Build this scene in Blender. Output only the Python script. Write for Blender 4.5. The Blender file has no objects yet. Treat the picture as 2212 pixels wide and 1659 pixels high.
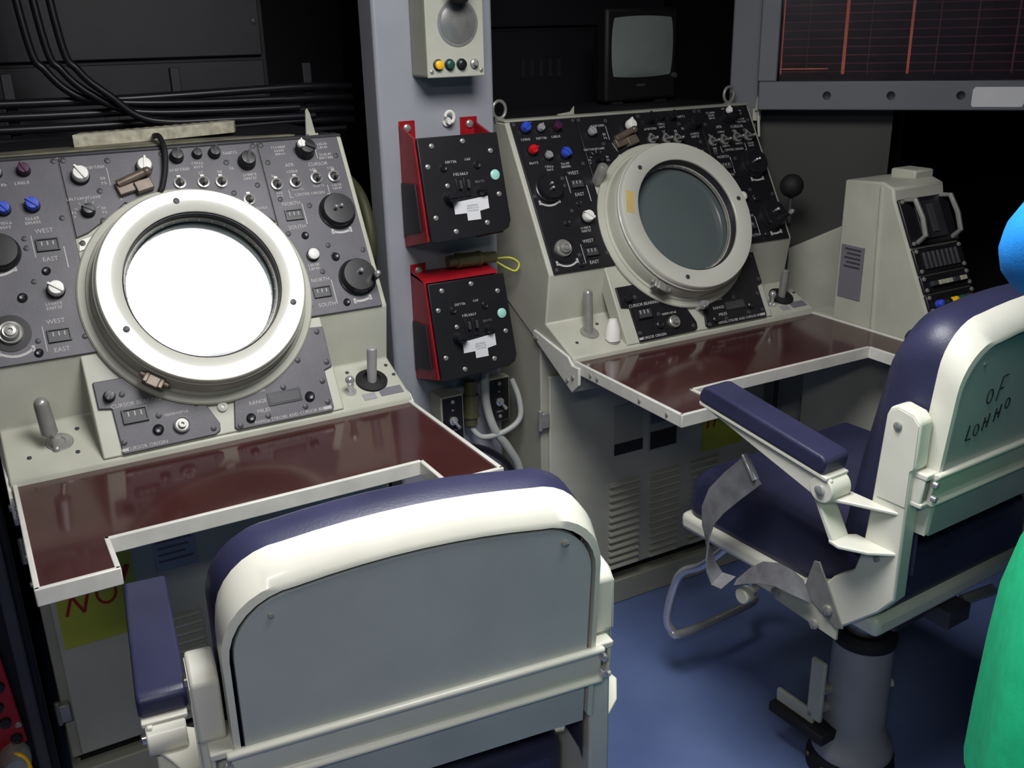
import bpy, bmesh, math, random
from mathutils import Matrix, Vector
random.seed(7)
SC = bpy.context.scene
COL = SC.collection
K = 0.88            # everything below is laid out in a drawing unit of 0.88 m; applied once to each top-level object
H = 0.87            # desk height in drawing units

# ------------------------------------------------------------------ camera, world, lights, exposure
def setup_camera():
    f, yaw, pitch, roll = 2100.84, math.radians(29.467), math.radians(20.132), math.radians(1.282)
    cy, sy, cp, sp = math.cos(yaw), math.sin(yaw), math.cos(pitch), math.sin(pitch)
    fw = Vector((sy*cp, cy*cp, -sp)); r = Vector((cy, -sy, 0)); d = fw.cross(r)
    c, s = math.cos(roll), math.sin(roll)
    r2 = c*r + s*d; d2 = -s*r + c*d
    cam = bpy.data.cameras.new('camera'); o = bpy.data.objects.new('camera', cam); COL.objects.link(o)
    M = Matrix((r2, -d2, -fw)).transposed().to_4x4()
    M.translation = Vector((-0.0026, -1.8952, 0.7888 + H)) * K
    o.matrix_world = M
    cam.sensor_fit = 'HORIZONTAL'; cam.sensor_width = 36; cam.lens = f / 2212 * 36
    cam.clip_start = 0.02
    SC.camera = o
setup_camera()
W = bpy.data.worlds.new('world'); SC.world = W; W.use_nodes = True
W.node_tree.nodes['Background'].inputs[0].default_value = (0.02, 0.02, 0.024, 1)
W.node_tree.nodes['Background'].inputs[1].default_value = 1.0
SC.view_settings.view_transform = 'Standard'
SC.view_settings.look = 'None'
SC.view_settings.exposure = 0.0
SC.view_settings.gamma = 1.0
SC.view_settings.use_curve_mapping = False
LAMPS = [  # ceiling light panels: x, y (drawing units), width, depth, watts
    (0.70, -0.93, 0.74, 0.90, 24.0),
    (-0.45, -2.35, 1.0, 0.30, 12.0),  # unseen fill light added behind the camera
]
LAMP_Z = 1.42 + H

# ------------------------------------------------------------------ materials
def lin(c):
    return tuple(((x/255)/12.92 if x/255 <= 0.04045 else ((x/255+0.055)/1.055)**2.4) for x in c) + (1,)
MATS = {}
def mat(name, rgb, rough=0.5, metal=0.0, var=0.12, scale=18.0, bump=0.0, bscale=200.0, emit=None, coat=0.0, rgb2=None, spec=0.5, trans=0.0, ior=1.45):
    if name in MATS: return MATS[name]
    m = bpy.data.materials.new(name); m.use_nodes = True
    nt = m.node_tree; b = nt.nodes['Principled BSDF']
    tc = nt.nodes.new('ShaderNodeTexCoord')
    nz = nt.nodes.new('ShaderNodeTexNoise'); nz.inputs['Scale'].default_value = scale; nz.inputs['Detail'].default_value = 5
    nt.links.new(tc.outputs['Object'], nz.inputs['Vector'])
    rp = nt.nodes.new('ShaderNodeValToRGB')
    c = lin(rgb)
    c2 = lin(rgb2) if rgb2 else tuple(x*(1-var) for x in c[:3]) + (1,)
    c1 = c if rgb2 else tuple(min(1, x*(1+var*0.5)) for x in c[:3]) + (1,)
    rp.color_ramp.elements[0].position = 0.32; rp.color_ramp.elements[0].color = c2
    rp.color_ramp.elements[1].position = 0.68; rp.color_ramp.elements[1].color = c1
    nt.links.new(nz.outputs['Fac'], rp.inputs['Fac'])
    nt.links.new(rp.outputs['Color'], b.inputs['Base Color'])
    b.inputs['Roughness'].default_value = rough; b.inputs['Metallic'].default_value = metal
    b.inputs['Specular IOR Level'].default_value = spec
    b.inputs['Coat Weight'].default_value = coat; b.inputs['Coat Roughness'].default_value = 0.08
    b.inputs['Transmission Weight'].default_value = trans; b.inputs['IOR'].default_value = ior
    if bump:
        n2 = nt.nodes.new('ShaderNodeTexNoise'); n2.inputs['Scale'].default_value = bscale; n2.inputs['Detail'].default_value = 3
        nt.links.new(tc.outputs['Object'], n2.inputs['Vector'])
        bp = nt.nodes.new('ShaderNodeBump'); bp.inputs['Strength'].default_value = bump; bp.inputs['Distance'].default_value = 0.002
        nt.links.new(n2.outputs['Fac'], bp.inputs['Height']); nt.links.new(bp.outputs['Normal'], b.inputs['Normal'])
    if emit:
        b.inputs['Emission Color'].default_value = lin(emit[0]); b.inputs['Emission Strength'].default_value = emit[1]
    MATS[name] = m
    return m
M_CREAM = mat('console_paint', (178, 178, 164), 0.42, var=0.10, scale=9, bump=0.05)
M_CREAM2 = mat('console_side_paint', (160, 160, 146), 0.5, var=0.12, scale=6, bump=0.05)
M_PILLAR = mat('pillar_paint', (150, 152, 159), 0.45, var=0.10, scale=5)
M_PANEL1 = mat('glare_greyed_panel', (84, 82, 88), 0.45, var=0.2, scale=14, bump=0.08)  # black panels lightened to carry the hazy glare around the scope
M_PANEL2 = mat('black_panel', (27, 26, 29), 0.4, var=0.2, scale=14, bump=0.06)
M_BLACK = mat('black_bakelite', (30, 30, 33), 0.3, var=0.1)
M_DKGREY = mat('dark_grey_metal', (62, 62, 66), 0.45, var=0.15)
M_WHITE = mat('white_plastic', (228, 226, 220), 0.35, var=0.04)
M_INK = mat('white_ink', (176, 174, 172), 0.6, var=0.05)
M_BLUE = mat('blue_plastic', (52, 78, 190), 0.35, var=0.15)
M_RED = mat('red_plastic', (200, 24, 36), 0.35, var=0.1)
M_MAG = mat('plum_plastic', (70, 30, 62), 0.4, var=0.1)
M_GREYK = mat('grey_plastic', (150, 148, 150), 0.35, var=0.08)
M_YEL = mat('yellow_plastic', (240, 184, 20), 0.35, var=0.06)
M_GREEN = mat('green_plastic', (30, 78, 66), 0.35, var=0.06)
M_CHROME = mat('chrome', (205, 205, 208), 0.2, 0.7, var=0.04)
M_STEEL = mat('worn_steel', (158, 157, 152), 0.32, 0.45, var=0.15, scale=40)
M_BROWN = mat('brown_laminate', (64, 34, 33), 0.13, var=0.18, scale=7, coat=0.3)
M_TRIM = mat('pale_trim', (205, 204, 196), 0.35, var=0.10, scale=20)
M_NAVY = mat('navy_vinyl', (46, 47, 74), 0.40, var=0.18, scale=12, bump=0.12, bscale=260)
M_IVORY = mat('ivory_enamel', (214, 213, 200), 0.33, var=0.06, scale=10, coat=0.15)
M_BACK = mat('brushed_grey_sheet', (176, 181, 179), 0.36, 0.0, var=0.16, scale=4, bump=0.04)
M_POST = mat('pedestal_grey_paint', (142, 144, 148), 0.4, var=0.08)
M_RUBBER = mat('black_rubber', (22, 22, 24), 0.7, var=0.1)
M_BOXRED = mat('red_bracket_paint', (150, 20, 32), 0.35, var=0.18, scale=25)
M_LABEL = mat('white_label', (214, 214, 216), 0.6, var=0.04)
M_LABELINK = mat('grey_print', (110, 108, 116), 0.7, var=0.05)
M_VOID = mat('dark_equipment_paint', (22, 20, 26), 0.55, var=0.25, scale=10)
M_VOID2 = mat('dark_equipment_paint_lighter', (40, 38, 44), 0.5, var=0.2, scale=10)
M_CABLE = mat('black_cable_jacket', (26, 24, 30), 0.35, var=0.1)
M_GCABLE = mat('pale_grey_cable_jacket', (168, 170, 166), 0.45, var=0.08)
M_OLIVE = mat('olive_connector', (104, 100, 72), 0.4, 0.4, var=0.15)
M_YSIGN = mat('yellow_green_card', (176, 182, 60), 0.55, var=0.15, scale=8)
M_REDINK = mat('red_ink', (170, 40, 34), 0.6, var=0.05)
M_SIGNW = mat('pale_blue_card', (150, 158, 170), 0.55, var=0.05)
M_GLASSDK = mat('scope_glass', (88, 98, 98), 0.10, var=0.06, scale=3, ior=1.9, spec=0.6)
M_BEZEL = mat('bezel_gloss_paint', (190, 189, 178), 0.34, var=0.05, scale=6, coat=0.35)
M_TVGLASS = mat('television_glass', (120, 128, 124), 0.12, var=0.06, spec=0.6)
M_FLOORM = mat('blue_vinyl_floor', (106, 124, 170), 0.42, rgb2=(86, 104, 150), scale=3.0, bump=0.03)
M_WALLDK = mat('dark_wall', (30, 29, 33), 0.7, var=0.2, scale=3)
M_WALLGR = mat('shaded_grey_wall', (62, 62, 59), 0.55, var=0.10, scale=4)  # base colour darkened to carry the shadow on the upper wall
M_CEIL = mat('dark_ceiling', (58, 58, 60), 0.8, var=0.1, scale=3)
M_TVCASE = mat('television_case', (13, 12, 15), 0.6, var=0.1)
M_ORANGE = mat('orange_red_line', (222, 122, 92), 0.5, var=0.12, emit=((214, 90, 60), 0.04))
M_ORANGE2 = mat('dull_red_line', (120, 72, 66), 0.5, var=0.3)
M_RAIL = mat('rail_dimmed_grey', (104, 107, 112), 0.5, var=0.08, scale=6)  # grey darkened to carry the light's fall-off towards the right
M_BOARD = mat('dark_board_glass', (40, 24, 26), 0.35, var=0.2)
M_STRIP = mat('pale_worn_strip', (190, 186, 166), 0.6, rgb2=(150, 146, 128), scale=60)
M_OLSTRIP = mat('olive_grey_strip', (120, 118, 98), 0.6, rgb2=(84, 82, 68), scale=14)
M_BRASS = mat('dull_brass', (150, 128, 84), 0.4, 0.9, var=0.2)
M_WEB = mat('silver_grey_webbing', (150, 150, 154), 0.3, 0.5, var=0.25, scale=30, bump=0.1, bscale=400)
M_MINT = mat('mint_lens', (160, 214, 200), 0.3, var=0.05)
M_TAPE = mat('yellowed_tape', (190, 166, 104), 0.5, var=0.1)
M_TAN = mat('tan_brown_fitting', (112, 100, 88), 0.4, 0.3, var=0.25, scale=40)
M_TUBE = mat('fluorescent_tube', (255, 255, 255), 0.4, var=0.0, emit=((250, 250, 255), 4.0))
M_BLUECLOTH = mat('bright_blue_cloth', (24, 138, 226), 0.8, var=0.12, scale=40, bump=0.2, bscale=300)
M_GREENCLOTH = mat('bright_green_cloth', (20, 190, 130), 0.85, var=0.12, scale=40, bump=0.2, bscale=300)
M_SKIN = mat('skin', (205, 160, 135), 0.5, var=0.08)
M_HAIR = mat('brown_hair', (60, 42, 30), 0.55, var=0.3, scale=60)
M_SHOE = mat('dark_shoe', (36, 34, 36), 0.4, var=0.1)

# ------------------------------------------------------------------ mesh tools
class MB:
    def __init__(s): s.v = []; s.f = []; s.m = []; s.cm = 0
    def add(s, vs, fs, M=None):
        n = len(s.v)
        for p in vs:
            p = Vector(p)
            s.v.append(tuple(M @ p) if M else tuple(p))
        for q in fs: s.f.append([i+n for i in q]); s.m.append(s.cm)
        return s
    def mi(s, i): s.cm = i; return s
    def box(s, x0, x1, y0, y1, z0, z1, M=None):
        vs = [(x, y, z) for z in (z0, z1) for y in (y0, y1) for x in (x0, x1)]
        return s.add(vs, [(0,2,3,1), (4,5,7,6), (0,1,5,4), (2,6,7,3), (0,4,6,2), (1,3,7,5)], M)
    def prism(s, pts, ax, a, b, M=None):
        n = len(pts)
        def mk(p, t):
            return {'x': (t, p[0], p[1]), 'y': (p[0], t, p[1]), 'z': (p[0], p[1], t)}[ax]
        vs = [mk(p, a) for p in pts] + [mk(p, b) for p in pts]
        fs = [tuple(range(n))[::-1], tuple(range(n, 2*n))] + [(i, (i+1) % n, n+(i+1) % n, n+i) for i in range(n)]
        return s.add(vs, fs, M)
    def lathe(s, prof, M=None, seg=24, cap=True):
        vs = []; fs = []
        for r, z in prof:
            for i in range(seg):
                t = 2*math.pi*i/seg; vs.append((r*math.cos(t), r*math.sin(t), z))
        for j in range(len(prof)-1):
            for i in range(seg):
                k = (i+1) % seg
                fs.append((j*seg+i, j*seg+k, (j+1)*seg+k, (j+1)*seg+i))
        if cap:
            if prof[0][0] > 1e-6: fs.append(tuple(range(seg))[::-1])
            if prof[-1][0] > 1e-6: fs.append(tuple(range((len(prof)-1)*seg, len(prof)*seg)))
        return s.add(vs, fs, M)
    def cyl(s, p, q, r, r2=None, seg=16):
        p = Vector(p); q = Vector(q); d = q-p; L = d.length
        M = Matrix.Translation(p) @ d.to_track_quat('Z', 'Y').to_matrix().to_4x4()
        return s.lathe([(r, 0), (r if r2 is None else r2, L)], M, seg)
    def sphere(s, c, r, seg=14, sc=(1, 1, 1)):
        n = max(5, seg//2); pr = [(max(1e-5, math.sin(math.pi*i/n)), -math.cos(math.pi*i/n)) for i in range(n+1)]
        M = Matrix.Translation(c) @ Matrix.Diagonal((r*sc[0], r*sc[1], r*sc[2], 1))
        return s.lathe(pr, M, seg, cap=False)
    def tube(s, pts, r, seg=10, closed=False):
        pts = [Vector(p) for p in pts]; n = len(pts); vs = []; fs = []
        up = Vector((0.123, 0.31, 0.94)).normalized(); last = None
        for i, p in enumerate(pts):
            a = pts[(i-1) % n] if (closed or i > 0) else p
            b = pts[(i+1) % n] if (closed or i < n-1) else p
            t = (b-a).normalized()
            if last is None: x = t.cross(up).normalized()
            else: x = (last - t*last.dot(t)).normalized()
            last = x; y = t.cross(x)
            for k in range(seg):
                an = 2*math.pi*k/seg; vs.append(p + x*r*math.cos(an) + y*r*math.sin(an))
        m = n if closed else n-1
        for i in range(m):
            j = (i+1) % n
            for k in range(seg):
                l = (k+1) % seg; fs.append((i*seg+k, i*seg+l, j*seg+l, j*seg+k))
        if not closed: fs += [tuple(range(seg))[::-1], tuple(range((n-1)*seg, n*seg))]
        return s.add(vs, fs)
    def ribbon(s, pts, w, th=0.0015):
        n = len(pts); vs = []; fs = []
        pts = [Vector(p) for p in pts]
        for i, p in enumerate(pts):
            t = (pts[min(n-1, i+1)]-pts[max(0, i-1)]).normalized()
            ww = Vector(w[i] if isinstance(w, list) else w); nn = t.cross(ww).normalized()*th
            vs += [p-ww-nn, p+ww-nn, p+ww+nn, p-ww+nn]
        for i in range(n-1):
            for k in range(4): fs.append((i*4+k, i*4+(k+1) % 4, i*4+4+(k+1) % 4, i*4+4+k))
        fs += [(3, 2, 1, 0), tuple(range(4*n-4, 4*n))]
        return s.add(vs, fs)
    def xf(s, M): s.v = [tuple(M @ Vector(p)) for p in s.v]; return s
    def mesh(s, name, mats, smooth=True):
        me = bpy.data.meshes.new(name); me.from_pydata(s.v, [], s.f)
        for m in (mats if isinstance(mats, (list, tuple)) else [mats]): me.materials.append(m)
        for p, i in zip(me.polygons, s.m): p.material_index = i
        bm = bmesh.new(); bm.from_mesh(me); bmesh.ops.remove_doubles(bm, verts=bm.verts, dist=1e-6)
        bmesh.ops.recalc_face_normals(bm, faces=bm.faces); bm.to_mesh(me); bm.free()
        if smooth: me.shade_smooth(); me.set_sharp_from_angle(angle=math.radians(40))
        return me
    def build(s, name, mats, parent=None, M=None, bev=0, seg=2, smooth=True):
        o = link(name, s.mesh(name, mats, smooth), parent, M)
        if bev:
            b = o.modifiers.new('bevel', 'BEVEL'); b.width = bev; b.segments = seg; b.limit_method = 'ANGLE'; b.angle_limit = math.radians(35)
            b.harden_normals = False
        return o
def link(name, me, parent=None, M=None):
    o = bpy.data.objects.new(name, me); COL.objects.link(o)
    if parent: o.parent = parent
    if M is not None: o.matrix_basis = M
    return o
def tag(o, label, cat=None, group=None, kind=None):
    if label: o['label'] = label
    if cat: o['category'] = cat
    if group: o['group'] = group
    if kind: o['kind'] = kind
    return o
def thing(name, label, cat, loc=(0, 0, 0), rz=0, group=None):
    o = bpy.data.objects.new(name, None); COL.objects.link(o); o.empty_display_size = 0.05
    o.location = loc; o.rotation_euler = (0, 0, rz)
    return tag(o, label, cat, group)
def structure(o): o['kind'] = 'structure'; return o
def T(x, y, z): return Matrix.Translation((x, y, z))
def RX(a): return Matrix.Rotation(a, 4, 'X')
def RY(a): return Matrix.Rotation(a, 4, 'Y')
def RZ(a): return Matrix.Rotation(a, 4, 'Z')
def SS(k): return Matrix.Diagonal((k, k, k, 1))
TXT = {}
def text_mesh(txt, m, size=1.0):
    key = (txt, m.name)
    if key in TXT: return TXT[key]
    c = bpy.data.curves.new('lettering', 'FONT'); c.body = txt; c.size = 1.0; c.align_x = 'CENTER'; c.align_y = 'CENTER'; c.extrude = 0.02; c.resolution_u = 2
    o = bpy.data.objects.new('lettering', c); COL.objects.link(o)
    dg = bpy.context.evaluated_depsgraph_get(); me = bpy.data.meshes.new_from_object(o.evaluated_get(dg))
    bpy.data.objects.remove(o); bpy.data.curves.remove(c)
    me.materials.clear(); me.materials.append(m); me.name = 'caption'
    TXT[key] = me
    return me
LEG = {}
def legend_mesh(n, rows, m, var=0):
    """unreadably small printed legend: rows of short ink strokes, unit letter height"""
    key = (n, rows, m.name, var)
    if key in LEG: return LEG[key]
    rnd = random.Random(n*31+rows*7+var); b = MB()
    for r in range(rows):
        y = (rows-1)/2*1.45 - r*1.45
        k = n + rnd.randint(-1, 1) if rows > 1 else n
        for i in range(k):
            x = (i-(k-1)/2)*0.85
            b.box(x-0.28, x-0.10, y-0.5, y+0.5, 0, 0.04)
            t = rnd.choice((-0.42, 0.0, 0.34)); b.box(x-0.10, x+0.26, y+t, y+t+0.16, 0, 0.04)
            if rnd.random() < 0.6: b.box(x+0.12, x+0.28, y-0.5, y+0.5*rnd.choice((0, 1)), 0, 0.04)
    LEG[key] = b.mesh('legend', m, False)
    return LEG[key]

# ------------------------------------------------------------------ shared control meshes (unit radius, axis +Z)
def lathe_mesh(prof, mats, seg=20, name='knob', extra=None):
    b = MB()
    if isinstance(prof[0][0], (int, float)): prof = [prof]
    for i, p in enumerate(prof): b.mi(i).lathe(p, None, seg)
    if extra: extra(b)
    return b.mesh(name, mats)
def knob_mesh(m, base=None):
    base = base or M_BLACK
    def ex(b):
        b.mi(0).prism([(-0.95, -0.2), (-0.95, 0.2), (0.95, 0.13), (0.95, -0.13)], 'z', 1.5, 1.78)
        b.mi(0).box(0.5, 1.12, -0.12, 0.12, 0.9, 1.7)
    return lathe_mesh([[(0.98, 0.55), (1.0, 0.7), (0.92, 1.45), (0.84, 1.55), (0.0, 1.6)], [(1.12, 0), (1.12, 0.35), (0.98, 0.6), (0, 0.6)]], [m, base], extra=ex)
KN = {}
def knob(m):
    if m.name not in KN: KN[m.name] = knob_mesh(m)
    return KN[m.name]
def mushroom(m):
    key = 'mush'+m.name
    if key not in KN:
        KN[key] = lathe_mesh([[(0.75, 0.5), (1.0, 0.7), (1.0, 1.1), (0.8, 1.3), (0.25, 1.36), (0.2, 1.25), (0.0, 1.25)], [(1.15, 0), (1.15, 0.45), (0.8, 0.6), (0, 0.6)]], [m, M_BLACK])
    return KN[key]
ME_BUTTON = lathe_mesh([(1.0, 0), (1.0, 0.5), (0.75, 0.7), (0.6, 0.62), (0, 0.6)], M_BLACK, name='button')
ME_SCREW = lathe_mesh([[(1, 0), (0.95, 0.35), (0.5, 0.5), (0, 0.52)]], M_DKGREY, 12, 'screw', lambda b: b.box(-0.8, 0.8, -0.12, 0.12, 0.5, 0.56))
ME_SCREWL = lathe_mesh([[(1, 0), (0.95, 0.4), (0.6, 0.62), (0, 0.66)]], M_STEEL, 12, 'screw', lambda b: b.box(-0.8, 0.8, -0.12, 0.12, 0.6, 0.7))
def _tog(b):
    b.mi(0).cyl((0, 0, 0.3), (0, 0.5, 2.0), 0.2, 0.3, 10); b.sphere((0, 0.5, 2.0), 0.33, 10)
    b.mi(0).box(-0.3, 0.3, -1.3, -0.9, 0, 0.3)
ME_TOGGLE = lathe_mesh([[(1.0, 0), (1.0, 0.35), (0.72, 0.4), (0.72, 0.2)], [(0.7, 0.22), (0.35, 0.5), (0, 0.5)]], [M_STEEL, M_DKGREY], 16, 'toggle_switch', _tog)
def dial_extra(b):
    b.mi(1).lathe([(0.10, 0.6), (0.11, 0.9), (0.05, 0.97), (0, 0.98)], T(-0.25, 0.02, 0), 10)
    b.lathe([(0.10, 0.6), (0.11, 0.8), (0.05, 0.86), (0, 0.88)], T(0.12, 0.10, 0), 10)
    b.mi(0).box(0.05, 0.95, -0.02, 0.02, 0.60, 0.63, RZ(0.5))
ME_DIAL = lathe_mesh([[(1.08, 0), (1.08, 0.12), (1.0, 0.16), (0.97, 0.5), (0.9, 0.6), (0.0, 0.62)]], [M_BLACK, M_CHROME], 32, 'dial', dial_extra)
def crank_extra(b):
    b.mi(1).lathe([(0.12, 0.6), (0.13, 0.9), (0.05, 0.97), (0, 0.98)], T(0.05, 0.15, 0), 10)
    b.mi(0).lathe([(0.2, 0.5), (0.22, 1.0), (0.16, 1.15)], T(0.78, -0.3, 0), 12)
    b.mi(1).lathe([(0.18, 1.1), (0.17, 1.35), (0.08, 1.45), (0, 1.46)], T(0.78, -0.3, 0), 12)
    b.mi(0).box(0.05, 0.95, -0.02, 0.02, 0.60, 0.63, RZ(0.6))
ME_CRANK = lathe_mesh([[(1.08, 0), (1.08, 0.12), (1.0, 0.16), (0.97, 0.5), (0.9, 0.6), (0.0, 0.62)]], [M_BLACK, M_CHROME], 32, 'crank_dial', crank_extra)
ME_SILVER = lathe_mesh([[(1.5, 0.06), (1.5, 0), (1.6, 0), (1.6, 0.08)], [(1.0, 0), (1.0, 0.35), (0.93, 0.45), (0.72, 0.4), (0.7, 0.75), (0.62, 0.85), (0.45, 0.8), (0.42, 1.0), (0.2, 1.02), (0.16, 0.85), (0, 0.85)]], [M_BLACK, M_STEEL], 28, 'silver_dial')
ME_RING = lathe_mesh([[(1.0, 0), (1.0, 0.5), (0.85, 0.6), (0.75, 0.4), (0.5, 0.4), (0.45, 0.9), (0.2, 0.9), (0.15, 0.6), (0, 0.6)]], M_STEEL, 20, 'locking_knob')
def counter_mesh():
    b = MB()
    b.mi(0).box(-1, 1, -0.62, -0.5, 0, 0.25).box(-1, 1, 0.5, 0.62, 0, 0.25).box(-1, -0.88, -0.5, 0.5, 0, 0.25).box(0.88, 1, -0.5, 0.5, 0, 0.25)
    b.mi(1).box(-0.88, 0.88, -0.5, 0.5, -0.02, 0.08)
    b.mi(2)
    for x in (-0.5, 0.0, 0.5): b.box(x-0.05, x+0.05, -0.05, 0.35, 0.08, 0.11)
    return b.mesh('counter_window', [M_BLACK, M_DKGREY, M_INK], False)
ME_COUNTER = counter_mesh()

# ------------------------------------------------------------------ room shell
def room():
    b = MB().box(-1.9, 4.1, -3.4, 1.7, -0.06, 0.0); structure(b.build('floor', M_FLOORM))
    b = MB().box(-1.9, 4.1, -3.4, 1.7, 2.62, 2.68); structure(b.build('ceiling', M_CEIL))
    structure(MB().box(-1.9, 4.1, 1.7, 1.76, 0, 2.62).build('wall_back', M_WALLDK))
    structure(MB().box(-1.9, 4.1, -3.46, -3.4, 0, 2.62).build('wall_front', M_WALLDK))
    structure(MB().box(-1.96, -1.9, -3.4, 1.7, 0, 2.62).build('wall_left', M_WALLDK))
    structure(MB().box(4.1, 4.16, -3.4, 1.7, 0, 2.62).build('wall_right', M_WALLDK))
    # square grey column between the two radar consoles
    p = MB().box(0.908, 1.222, 0.33, 0.42, 0, 2.62).build('pillar', M_PILLAR, bev=0.008); structure(p)
    tag(p, 'grey painted square column between the two radar consoles')
    # angled grey wall panel right of the second console, with its post
    e = Vector((0.682, -0.731, 0)); ang = math.atan2(e.y, e.x)
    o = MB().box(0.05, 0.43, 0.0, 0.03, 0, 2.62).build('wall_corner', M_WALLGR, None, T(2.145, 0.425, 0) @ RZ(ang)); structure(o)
    o = MB().box(-0.03, 0.055, -0.03, 0.06, 0.478+H, 2.62).build('trim_1', M_RAIL, None, T(2.135, 0.435, 0) @ RZ(ang), bev=0.004); structure(o)
    tag(o, 'grey vertical post beside the overhead board')
    o = MB().box(3.10, 3.125, 0.62, 0.65, 0, 2.62).build('trim_2', M_DKGREY); structure(o)
room()

def ceiling_lamp(x, y, L, D, watts, label):
    t = thing('ceiling_lamp', label, 'lamp', (x, y, LAMP_Z))
    l, d = L/2, D/2
    MB().box(-l-0.03, l+0.03, -d-0.03, d+0.03, 0.05, 0.09).build('housing', M_WHITE, t, bev=0.006)
    for (x0, x1, y0, y1) in ((-l-0.03, l+0.03, -d-0.03, -d), (-l-0.03, l+0.03, d, d+0.03), (-l-0.03, -l, -d, d), (l, l+0.03, -d, d)):
        MB().box(x0, x1, y0, y1, 0.0, 0.05).build('frame_rail', M_WHITE, t, bev=0.002)
    MB().box(-l, l, -d, d, 0.020, 0.024).build('diffuser', M_TUBE, t)
    for s in (-1, 1): MB().cyl((s*l*0.7, 0, 0.09), (s*l*0.7, 0, 2.62-LAMP_Z), 0.008).build('hanger', M_STEEL, t)
    la = bpy.data.lights.new('lamp_light', 'AREA'); la.shape = 'RECTANGLE'; la.size = L*K; la.size_y = D*K; la.energy = watts; la.color = (1.0, 0.985, 0.97)
    lo = bpy.data.objects.new('lamp_light', la); COL.objects.link(lo); lo.parent = t; lo.location = (0, 0, 0.014)
ceiling_lamp(*LAMPS[0], 'wide ceiling light panel hanging above the left chair')
ceiling_lamp(*LAMPS[1], 'long narrow fill light panel added at the rear of the room')

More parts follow.
